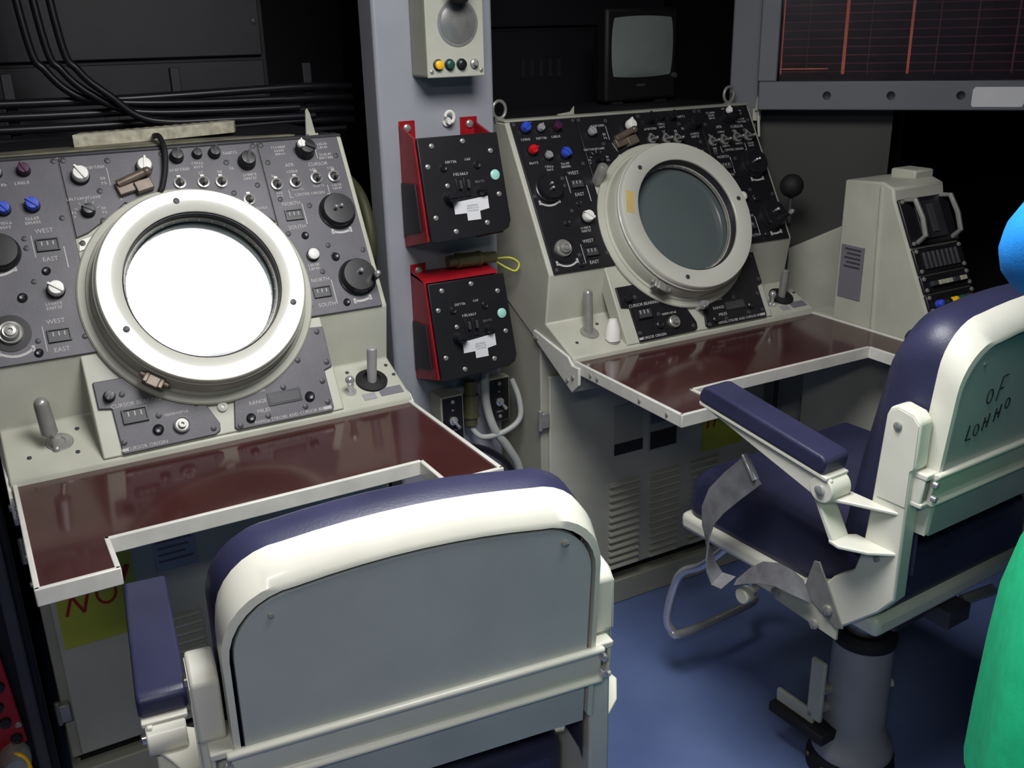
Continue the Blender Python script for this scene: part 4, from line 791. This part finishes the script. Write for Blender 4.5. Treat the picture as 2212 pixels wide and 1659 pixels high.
# ------------------------------------------------------------------ chairs
def outline(w, zb, zt, r=0.085, crown=0.012):
    pts = [(-w, zb), (-w, zb+(zt-crown-r-zb)*0.5)]
    for i in range(9):
        a = math.pi-math.pi/2*i/8; pts.append((-w+r+r*math.cos(a), zt-crown-r+r*math.sin(a)))
    for i in range(1, 8):
        x = -w+r+(2*w-2*r)*i/8; q = x/(w-r); pts.append((x, zt-crown*q*q))
    return pts + [(-x, z) for x, z in pts[:11]][::-1]
def chair(label, loc, rz, dz, tilt, belt):
    t = thing('operator_chair', label, 'chair', (loc[0], loc[1], 0), rz, 'swivel operator chairs')
    Z = H+dz
    # pedestal
    top = 0.355 + dz
    ped = MB().lathe([(0.092, 0.055), (0.093, 0.066), (0.088, 0.080), (0.076, 0.100), (0.068, 0.130), (0.066, top)], None, 32).build('pedestal', M_POST, t)
    base = MB().lathe([(0.100, 0.0), (0.100, 0.02), (0.094, 0.045), (0.089, 0.056)], None, 32).build('base_ring', M_RUBBER, t)
    for k in range(10): MB().lathe([(0.008, 0), (0.006, 0.004), (0, 0.005)], RZ(k*math.pi/5) @ T(0.098, 0, 0.028) @ RY(math.pi/2)).build('stud', M_BRASS, base)
    MB().lathe([(0.070, top-0.004), (0.072, top+0.012), (0.060, top+0.026)], None, 32).build('collar', M_RUBBER, t)
    MB().cyl((0, 0, top), (0, 0, -0.40+Z), 0.045, seg=24).build('column', M_STEEL, t)
    for zz in (0.60,): MB().cyl((0.060, -0.02, top*zz), (0.082, -0.03, top*zz), 0.010).build('lock_bolt', M_CREAM, t)
    mc = MB().box(-0.09, 0.09, -0.13, 0.12, -0.40+Z, -0.312+Z).build('swivel_box', M_DKGREY, t, bev=0.006)
    MB().box(0.00, 0.075, -0.19, -0.11, -0.395+Z, -0.355+Z).build('brake_block', M_DKGREY, t, bev=0.004)
    MB().cyl((0.09, -0.16, -0.37+Z), (0.16, -0.185, -0.355+Z), 0.012).build('adjuster', M_STEEL, t)
    # height pedal
    pe = MB().box(-0.100, -0.088, 0.020, 0.060, 0.145, 0.305).box(-0.100, -0.088, 0.040, 0.150, 0.130, 0.165)
    pe.build('height_pedal', M_CREAM, t, bev=0.004)
    MB().box(-0.118, -0.060, -0.005, 0.155, 0.105, 0.131).build('pedal_rubber', M_RUBBER, t, bev=0.004)
    for zz in (0.17, 0.22): MB().cyl((-0.094, 0.04, zz), (-0.05, 0.03, zz), 0.012).build('pedal_pivot', M_STEEL, t)
    # foot rest loop
    fr = [(-0.16, 0.25, -0.33+Z), (-0.16, 0.35, -0.445+Z), (-0.16, 0.42, -0.50+Z), (-0.155, 0.455, -0.56+Z), (-0.155, 0.478, -0.66+Z), (-0.15, 0.468, -0.70+Z), (-0.12, 0.452, -0.715+Z), (0.12, 0.452, -0.715+Z), (0.15, 0.468, -0.70+Z), (0.155, 0.478, -0.66+Z), (0.155, 0.455, -0.56+Z), (0.16, 0.42, -0.50+Z), (0.16, 0.35, -0.445+Z), (0.16, 0.25, -0.33+Z)]
    zmin = min(p[2] for p in fr)
    if zmin < 0.03: fr = [(x, y, max(z, 0.03+0.2*(z-zmin))) for x, y, z in fr]
    MB().tube(smooth_path(fr, 5), 0.012, 12).build('foot_rest', M_CHROME, t)
    # seat
    MB().box(-0.255, 0.255, -0.20, 0.342, -0.312+Z, -0.268+Z).build('seat_pan', M_IVORY, t, bev=0.014, seg=3)
    sc = MB().prism([(-0.19, -0.285+Z), (0.325, -0.285+Z), (0.335, -0.24+Z), (0.325, -0.175+Z), (0.28, -0.142+Z), (0.10, -0.138+Z), (-0.10, -0.150+Z), (-0.19, -0.155+Z)], 'x', -0.248, 0.248).build('seat_cushion', M_NAVY, t, bev=0.03, seg=4)
    # backrest, leaning back a little
    LEAN = Matrix(((1, 0, 0, 0), (0, 1, -0.085, 0.085*(Z+0.30)), (0, 0, 1, 0), (0, 0, 0, 1)))
    fo, ro, ri = outline(0.249, -0.06+Z, 0.338+Z), outline(0.251, -0.06+Z, 0.306+Z), outline(0.243, -0.055+Z, 0.298+Z)
    fi = outline(0.243, -0.06+Z, 0.333+Z); rr = outline(0.243, -0.055+Z, 0.298+Z)
    mid = outline(0.2525, -0.06+Z, 0.330+Z)
    rings = [(fi, -0.250), (fo, -0.253), (mid, -0.270), (ro, -0.296), (ri, -0.2975), (rr, -0.272)]
    vs = []; fs = []; n = len(fo)
    for ol, y in rings: vs += [(x, y, z) for x, z in ol]
    for j in range(len(rings)-1):
        for i in range(n-1): fs.append((j*n+i, j*n+i+1, (j+1)*n+i+1, (j+1)*n+i))
    MB().add(vs, fs).xf(LEAN).build('back_shell', M_IVORY, t)
    pn = MB().prism(outline(0.2375, -0.065+Z, 0.2925+Z, 0.08), 'y', -0.2955, -0.272).xf(LEAN).build('back_panel', M_BACK, t, bev=0.001)
    link('screw', ME_SCREWL, pn, LEAN @ T(-0.19, -0.2955, 0.252+Z) @ RX(math.pi/2) @ SS(0.004))
    link('screw', ME_SCREWL, pn, LEAN @ T(0.195, -0.2955, 0.255+Z) @ RX(math.pi/2) @ SS(0.006))
    if belt:
        # pen marks on the rear sheet
        hw = MB()
        def stroke(pts): hw.tube([(x, -0.2958, z+Z) for x, z in pts], 0.0016, 5)
        def ell(cx, cz, a, c): hw.tube([(cx+a*math.cos(q), -0.2958, cz+Z+c*math.sin(q)) for q in [2*math.pi*i/12 for i in range(12)]], 0.0014, 5, True)
        ell(-0.150, 0.185, 0.008, 0.013); stroke([(-0.128, 0.172), (-0.122, 0.215), (-0.108, 0.217)]); stroke([(-0.126, 0.192), (-0.114, 0.194)])
        stroke([(-0.190, 0.140), (-0.194, 0.112), (-0.180, 0.112)]); ell(-0.168, 0.126, 0.007, 0.011); stroke([(-0.148, 0.145), (-0.150, 0.120)]); stroke([(-0.136, 0.150), (-0.138, 0.124)]); stroke([(-0.150, 0.134), (-0.136, 0.137)])
        stroke([(-0.118, 0.155), (-0.120, 0.130)]); stroke([(-0.106, 0.160), (-0.108, 0.135)]); stroke([(-0.120, 0.143), (-0.106, 0.147)]); ell(-0.088, 0.158, 0.006, 0.010)
        hw.xf(LEAN).build('pen_marks', M_VOID2, pn)
    # cushion, thicker towards the seat
    vs = []; fs = []
    crs = [(0.244, 0.334, -0.250, 0.0), (0.251, 0.340, -0.235, 0.1), (0.254, 0.342, -0.205, 0.35), (0.246, 0.330, -0.178, 0.65), (0.226, 0.306, -0.158, 0.9), (0.19, 0.268, -0.148, 1.0), (0.10, 0.17, -0.144, 1.0)]
    for (w, zt, y, k) in crs:
        ol = outline(w, -0.15+Z, zt+Z)
        for x, z in ol:
            q = (zt+Z-z)/(zt+0.15); vs.append((x, y+0.085*k*min(1, q*1.1), z))
    for j in range(len(crs)-1):
        for i in range(n-1): fs.append((j*n+i, j*n+i+1, (j+1)*n+i+1, (j+1)*n+i))
    m_ = len(crs)-1; fs.append(tuple(range(m_*n, m_*n+n)))
    b = MB().add(vs, fs); b.build('back_cushion', M_NAVY, t)
    # cross bar: pressed channel with rolled lips
    cb = MB().prism([(-0.290, 0.050+Z), (-0.304, 0.055+Z), (-0.309, 0.050+Z), (-0.306, 0.043+Z), (-0.299, 0.040+Z), (-0.298, 0.004+Z), (-0.305, 0.000+Z), (-0.308, -0.006+Z), (-0.303, -0.011+Z), (-0.290, -0.008+Z)], 'x', -0.262, 0.262)
    for s_ in (-1, 1):
        xs = sorted((s_*0.250, s_*0.281))
        cb.box(xs[0], xs[1], -0.297, -0.235, 0.042+Z, 0.054+Z).box(xs[0], xs[1], -0.297, -0.240, -0.012+Z, -0.002+Z)
        xs = sorted((s_*0.274, s_*0.280)); cb.box(xs[0], xs[1], -0.294, -0.240, -0.008+Z, 0.048+Z)
    cb.xf(T(0, 0.0, 0.014) @ LEAN).build('cross_bar', M_IVORY, t, bev=0.004, seg=3)
    for s_ in (-1, 1):
        for zz in (0.034, 0.008): MB().lathe([(0.006, 0), (0.005, 0.008), (0, 0.010)], T(s_*0.262, -0.277, zz+0.014+Z) @ RX(math.pi/2)).build('bolt', M_CHROME, t)
    # side plates, arm brackets, arms
    side = [(-0.190, 0.155), (-0.196, 0.170), (-0.210, 0.178), (-0.243, 0.172), (-0.257, 0.158), (-0.257, 0.075), (-0.250, 0.068), (-0.250, -0.185), (-0.222, -0.225), (-0.140, -0.305), (-0.02, -0.314), (0.10, -0.314), (0.10, -0.300), (-0.02, -0.262), (-0.10, -0.225), (-0.118, -0.200), (-0.160, -0.165), (-0.172, -0.12), (-0.180, -0.02)]
    for s_ in (-1, 1):
        xs = sorted((s_*0.256, s_*0.290))
        sp_ = MB().prism([(y, z+Z) for y, z in side], 'x', xs[0], xs[1]).build('side_plate', M_IVORY, t, bev=0.004, seg=2)
        MB().prism([(y*0.9-0.0225, z*0.94+Z+0.004) for y, z in side[:7]]+[(-0.247, 0.0+Z), (-0.190, 0.0+Z)], 'x', s_*0.290, s_*0.2915).build('raised_face', M_IVORY, sp_)
        link('screw', ME_SCREWL, sp_, T(s_*0.2915, -0.216, 0.142+Z) @ RY(s_*math.pi/2) @ SS(0.008))
        link('screw', ME_SCREWL, sp_, T(s_*0.290, -0.205, -0.120+Z) @ RY(s_*math.pi/2) @ SS(0.007))
        for zz, yf in ((-0.022, -0.085), (-0.100, -0.135)):
            tri = [(s_*0.286, -0.245), (s_*0.286, yf-0.02), (s_*0.315, yf), (s_*0.345, yf-0.005), (s_*0.350, yf-0.03), (s_*0.325, yf-0.075)]
            MB().prism(tri, 'z', zz+Z, zz+0.007+Z).build('gusset', M_IVORY, sp_, bev=0.002)
        xs = sorted((s_*0.300, s_*0.344))
        MB().prism([(-0.092, -0.018+Z), (-0.104, -0.018+Z), (-0.152, -0.097+Z), (-0.139, -0.097+Z)], 'x', xs[0], xs[1]).build('bracket_web', M_IVORY, sp_, bev=0.003)
        # arm
        ar = MB().cyl((s_*0.300, 0, 0), (s_*0.352, 0, 0), 0.026, seg=20)
        ar.prism([(-0.022, -0.012), (-0.006, -0.026), (0.02, -0.02), (0.31, 0.020), (0.315, 0.026), (-0.015, 0.026)], 'x', *sorted((s_*0.342, s_*0.350)))
        ar.prism([(-0.01, 0.022), (0.318, 0.022), (0.320, 0.030), (-0.01, 0.030)], 'x', *sorted((s_*0.296, s_*0.356)))
        MT = T(0, -0.118, 0.000+Z) @ RX(math.radians(tilt))
        ao = ar.build('arm', M_IVORY, t, MT, bev=0.002)
        MB().prism([(0.0, 0.030), (0.318, 0.030), (0.322, 0.045), (0.314, 0.064), (0.30, 0.070), (0.008, 0.066), (-0.002, 0.058)], 'x', *sorted((s_*0.292, s_*0.358))).build('arm_pad', M_NAVY, ao, bev=0.010, seg=4)
        MB().lathe([(0.010, 0), (0.009, 0.008), (0.004, 0.010), (0, 0.010)], T(s_*0.350, 0, 0) @ RY(s_*math.pi/2)).build('pivot_bolt', M_CHROME, ao)
    MB().cyl((-0.288, 0.088, -0.344+Z), (-0.312, 0.088, -0.344+Z), 0.018).cyl((-0.22, 0.088, -0.325+Z), (-0.29, 0.088, -0.344+Z), 0.008).build('adjuster_knob', M_CREAM, t, bev=0.003)
    # lap belt anchor at the left side plate
    an = MB().prism([(-0.075, -0.185), (-0.088, -0.182), (-0.155, -0.295), (-0.140, -0.302), (-0.055, -0.262)], 'x', -0.296, -0.292, T(0, 0, Z)).build('belt_anchor', M_STEEL, t, bev=0.001)
    MB().prism([(0.02, -0.275), (0.02, -0.318), (-0.14, -0.330), (-0.14, -0.300), (-0.05, -0.275)], 'x', -0.292, -0.286, T(0, 0, Z)).build('anchor_strip', M_CREAM, t, bev=0.001)
    for y, z in ((-0.118, -0.272), (0.01, -0.298), (-0.09, -0.318)): link('bolt', ME_SCREWL, t, T(-0.296, y, z+Z) @ RY(-math.pi/2) @ SS(0.011))
    if belt:
        P = [(-0.318, 0.075, -0.045), (-0.322, 0.120, -0.095), (-0.326, 0.160, -0.145), (-0.330, 0.178, -0.185), (-0.332, 0.180, -0.225), (-0.330, 0.172, -0.27), (-0.326, 0.164, -0.305), (-0.322, 0.150, -0.328), (-0.312, 0.125, -0.330)]
        Wd = [(0, 0.019, 0.016), (0, 0.018, 0.017), (0.002, 0.019, 0.014), (0.006, 0.020, 0.006), (0.010, 0.018, 0.0), (0.014, 0.011, 0), (0.016, 0.006, 0), (0.016, 0.004, 0.004), (0.016, 0.0, 0.006)]
        Wd = [tuple(1.3*q for q in w) for w in Wd]
        sb = MB().ribbon([(x, y, z+Z) for x, y, z in P], Wd).build('seat_belt', M_WEB, t)
        P2 = [(-0.312, 0.105, -0.318), (-0.312, 0.07, -0.285), (-0.318, 0.03, -0.255), (-0.322, -0.01, -0.238), (-0.320, -0.045, -0.238), (-0.306, -0.075, -0.250)]
        W2 = [(0.004, 0.0, 0.006), (0.008, 0.004, 0.014), (0.008, 0.006, 0.020), (0.010, 0.004, 0.020), (0.006, 0.006, 0.022), (0, 0.012, 0.020)]
        MB().ribbon([(x, y, z+Z) for x, y, z in P2], W2).build('belt_tail', M_WEB, sb)
        MB().box(-0.028, 0.028, -0.008, 0.008, -0.003, 0.003).build('belt_tip', M_CHROME, sb, T(-0.318, 0.082, -0.040+Z) @ RX(0.9) @ RZ(1.57), bev=0.001)
    return t
chair('navy swivel chair with grey back standing in front of the left radar console', (0.450, -0.630), math.radians(-6.5), -0.106, 0.5, False)
chair('navy swivel chair with pen marks on its back and a hanging lap belt', (1.590, -0.664), math.radians(3.2), 0.0, 8.0, True)

# ------------------------------------------------------------------ person at the right edge
def person():
    px, py, yaw = 1.382, -1.458, math.radians(-18)
    t = thing('person', 'person in a bright blue top and bright green skirt with one elbow out', 'person', (px, py, 0), yaw)
    # body skeleton; local +y is the way the person faces
    V = []; Ed = []; Rr = []
    def v(p, r): V.append(p); Rr.append(r); return len(V)-1
    def e(a, b): Ed.append((a, b))
    pel = v((0, 0, 1.05), (0.165, 0.12)); wa = v((0, 0.005, 1.22), (0.105, 0.08)); ch = v((0, 0.01, 1.43), (0.120, 0.085)); sh = v((0, 0.005, 1.58), (0.085, 0.055)); nk = v((0, 0.01, 1.71), (0.055, 0.055)); hd0 = v((0, 0.03, 1.79), (0.07, 0.08)); 
    for a, b in ((pel, wa), (wa, ch), (ch, sh), (sh, nk), (nk, hd0)): e(a, b)
    for s_ in (-1, 1):
        hp = v((s_*0.095, 0, 0.97), (0.10, 0.10)); kn = v((s_*0.105, 0.01, 0.55), (0.062, 0.062)); cf = v((s_*0.105, -0.02, 0.38), (0.060, 0.062)); ak = v((s_*0.105, -0.02, 0.10), (0.040, 0.042)); ft = v((s_*0.115, 0.06, 0.05), (0.042, 0.036)); to = v((s_*0.125, 0.17, 0.036), (0.040, 0.026))
        for a, b in ((pel, hp), (hp, kn), (kn, cf), (cf, ak), (ak, ft), (ft, to)): e(a, b)
    shl = v((-0.195, 0.0, 1.605), (0.050, 0.048)); ell = v((-0.270, 0.20, 1.385), (0.046, 0.044)); wrl = v((-0.12, 0.40, 1.33), (0.028, 0.030))
    shr = v((0.195, 0.0, 1.605), (0.050, 0.048)); elr = v((0.27, 0.16, 1.37), (0.046, 0.044)); wrr = v((0.12, 0.38, 1.34), (0.028, 0.030))
    for a, b in ((sh, shl), (shl, ell), (ell, wrl), (sh, shr), (shr, elr), (elr, wrr)): e(a, b)
    for w_, s_ in ((wrl, 1), (wrr, -1)):
        p = Vector(V[w_]); pm_ = v(tuple(p+Vector((0.045*s_, 0.04, 0.0))), (0.034, 0.018)); e(w_, pm_)
    me = bpy.data.meshes.new('body'); me.from_pydata(V, Ed, []); me.materials.append(M_SKIN)
    o = link('body', me, t); md = o.modifiers.new('skin', 'SKIN'); md.use_smooth_shade = True
    for i, r in enumerate(Rr): me.skin_vertices[0].data[i].radius = r if isinstance(r, tuple) else (r, r)
    me.skin_vertices[0].data[0].use_root = True
    sd = o.modifiers.new('sub', 'SUBSURF'); sd.levels = 2; sd.render_levels = 2
    # fingers
    for w_, s_ in ((wrl, 1), (wrr, -1)):
        p = Vector(V[w_])+Vector((0.045*s_, 0.04, 0.0))
        for k in range(4):
            b0 = p+Vector((0.018*s_, 0.012, 0.030-0.019*k)); L = (0.030, 0.034, 0.032, 0.025)[k]
            b1 = b0+Vector((L*0.9*s_, L*0.7, 0)); b2 = b1+Vector((L*0.9*s_, -L*0.3, -0.004)); b3 = b2+Vector((L*0.3*s_, -L*0.6, -0.004))
            MB().tube([b0-Vector((0.02*s_, 0.01, 0)), b0, b1, b2, b3], 0.0092-0.0006*k, 8).sphere(b3, 0.0090-0.0006*k, 8).build('finger', M_SKIN, o)
        b0 = p+Vector((-0.005*s_, -0.005, 0.030)); MB().tube([b0, b0+Vector((0.018*s_, -0.004, 0.03)), b0+Vector((0.045*s_, 0.004, 0.042))], 0.0105, 8).sphere(b0+Vector((0.045*s_, 0.004, 0.042)), 0.0103, 8).build('thumb', M_SKIN, o)
    # head with face, tilted down a little
    hb = MB(); N = 24; Mh = 16; vs = []; fs = []
    for j in range(Mh+1):
        ph = math.pi*j/Mh
        for i in range(N):
            th = 2*math.pi*i/N; x = math.sin(ph)*math.cos(th); y = math.sin(ph)*math.sin(th); z = math.cos(ph)
            k = 1.0 if z > 0 else 1.0-0.22*abs(z)**1.2
            q = Vector((0.082*x*k, 0.105*y*k+(0.015 if z < -0.2 else 0)*max(0, y), 0.135*z))
            vs.append(q)
    for j in range(Mh):
        for i in range(N): fs.append((j*N+i, j*N+(i+1) % N, (j+1)*N+(i+1) % N, (j+1)*N+i))
    hb.add(vs, fs)
    hb.prism([(0.098, 0.02), (0.125, -0.028), (0.098, -0.036)], 'x', -0.013, 0.013)
    for s_ in (-1, 1): hb.sphere((s_*0.084, -0.005, -0.005), 0.030, 12, (0.35, 0.7, 1))
    HM = T(0, 0.035, 1.885) @ RX(math.radians(-10))
    ho = hb.build('head', M_SKIN, t, HM)
    for s_ in (-1, 1): MB().sphere((s_*0.033, 0.094, 0.005), 0.013, 12).mi(1).sphere((s_*0.033, 0.1045, 0.005), 0.006, 10).build('eye', [M_WHITE, M_HAIR], ho)
    MB().sphere((0, 0.098, -0.062), 0.022, 12, (1, 0.4, 0.35)).build('mouth', mat('lips', (170, 95, 90), 0.5), ho)
    vs = []; fs = []; J = 11
    for j in range(J+1):
        ph = math.pi*0.62*j/J
        for i in range(N):
            th = 2*math.pi*i/N; fr_ = max(0, math.sin(th)); pp = ph*(1-0.42*fr_**2)
            vs.append((0.093*math.sin(pp)*math.cos(th), 0.116*math.sin(pp)*math.sin(th)-0.008, 0.148*math.cos(pp)))
    for j in range(J):
        for i in range(N): fs.append((j*N+i, j*N+(i+1) % N, (j+1)*N+(i+1) % N, (j+1)*N+i))
    hr = MB().add(vs, fs).build('hair', M_HAIR, ho); hm = hr.modifiers.new('thick', 'SOLIDIFY'); hm.thickness = 0.01
    # clothes
    def skinpart(name, pts, eds, m):
        me2 = bpy.data.meshes.new(name); me2.from_pydata([p for p, r in pts], eds, []); me2.materials.append(m)
        q = link(name, me2, t); md2 = q.modifiers.new('skin', 'SKIN'); md2.use_smooth_shade = True
        for i, (p, r) in enumerate(pts): me2.skin_vertices[0].data[i].radius = r
        me2.skin_vertices[0].data[0].use_root = True
        sd2 = q.modifiers.new('sub', 'SUBSURF'); sd2.levels = 2; sd2.render_levels = 2
        return q
    skinpart('blue_top', [((0, 0.005, 1.13), (0.172, 0.140)), ((0, 0.01, 1.32), (0.165, 0.13)), ((0, 0.01, 1.46), (0.185, 0.138)), ((0, 0.0, 1.60), (0.15, 0.115)), ((0, 0.006, 1.675), (0.085, 0.08)),
        ((-0.205, 0.0, 1.615), (0.085, 0.080)), ((-0.245, 0.13, 1.46), (0.080, 0.078)), ((-0.294, 0.200, 1.380), (0.070, 0.068)), ((-0.215, 0.26, 1.345), (0.058, 0.056)), ((-0.15, 0.37, 1.335), (0.045, 0.045)),
        ((0.205, 0.0, 1.615), (0.085, 0.080)), ((0.25, 0.10, 1.46), (0.070, 0.068)), ((0.275, 0.165, 1.37), (0.062, 0.060)), ((0.22, 0.24, 1.355), (0.056, 0.056)), ((0.14, 0.355, 1.345), (0.045, 0.045))],
        [(0, 1), (1, 2), (2, 3), (3, 4), (3, 5), (5, 6), (6, 7), (7, 8), (8, 9), (3, 10), (10, 11), (11, 12), (12, 13), (13, 14)], M_BLUECLOTH)
    prof = [(0.160, 1.26), (0.200, 1.20), (0.252, 1.11), (0.296, 1.02), (0.320, 0.95), (0.334, 0.87), (0.338, 0.78), (0.340, 0.66), (0.340, 0.56), (0.334, 0.56), (0.30, 0.80), (0.16, 1.20)]
    sk = MB(); NS = 60; vs = []; fs = []
    for (r, z) in prof:
        for i in range(NS):
            a = 2*math.pi*i/NS; f_ = 1+0.035*math.sin(9*a)*(1.25-z)/0.7
            vs.append((r*f_*math.cos(a), r*f_*0.95*math.sin(a), z))
    for j in range(len(prof)-1):
        for i in range(NS): fs.append((j*NS+i, j*NS+(i+1) % NS, (j+1)*NS+(i+1) % NS, (j+1)*NS+i))
    sk.add(vs, fs).build('green_skirt', M_GREENCLOTH, t)
    for s_ in (-1, 1):
        MB().prism([(-0.065, 0.0), (0.20, 0.0), (0.215, 0.02), (0.19, 0.055), (0.08, 0.095), (0.0, 0.12), (-0.06, 0.11), (-0.072, 0.03)], 'x', s_*0.118-0.045, s_*0.118+0.045).build('shoe', M_SHOE, t, bev=0.02, seg=3)
person()
# ------------------------------------------------------------------ global size: drawing units to metres
for o in list(COL.objects):
    if o.parent is None and o.type != 'CAMERA':
        o.matrix_basis = Matrix.Scale(K, 4) @ o.matrix_basis
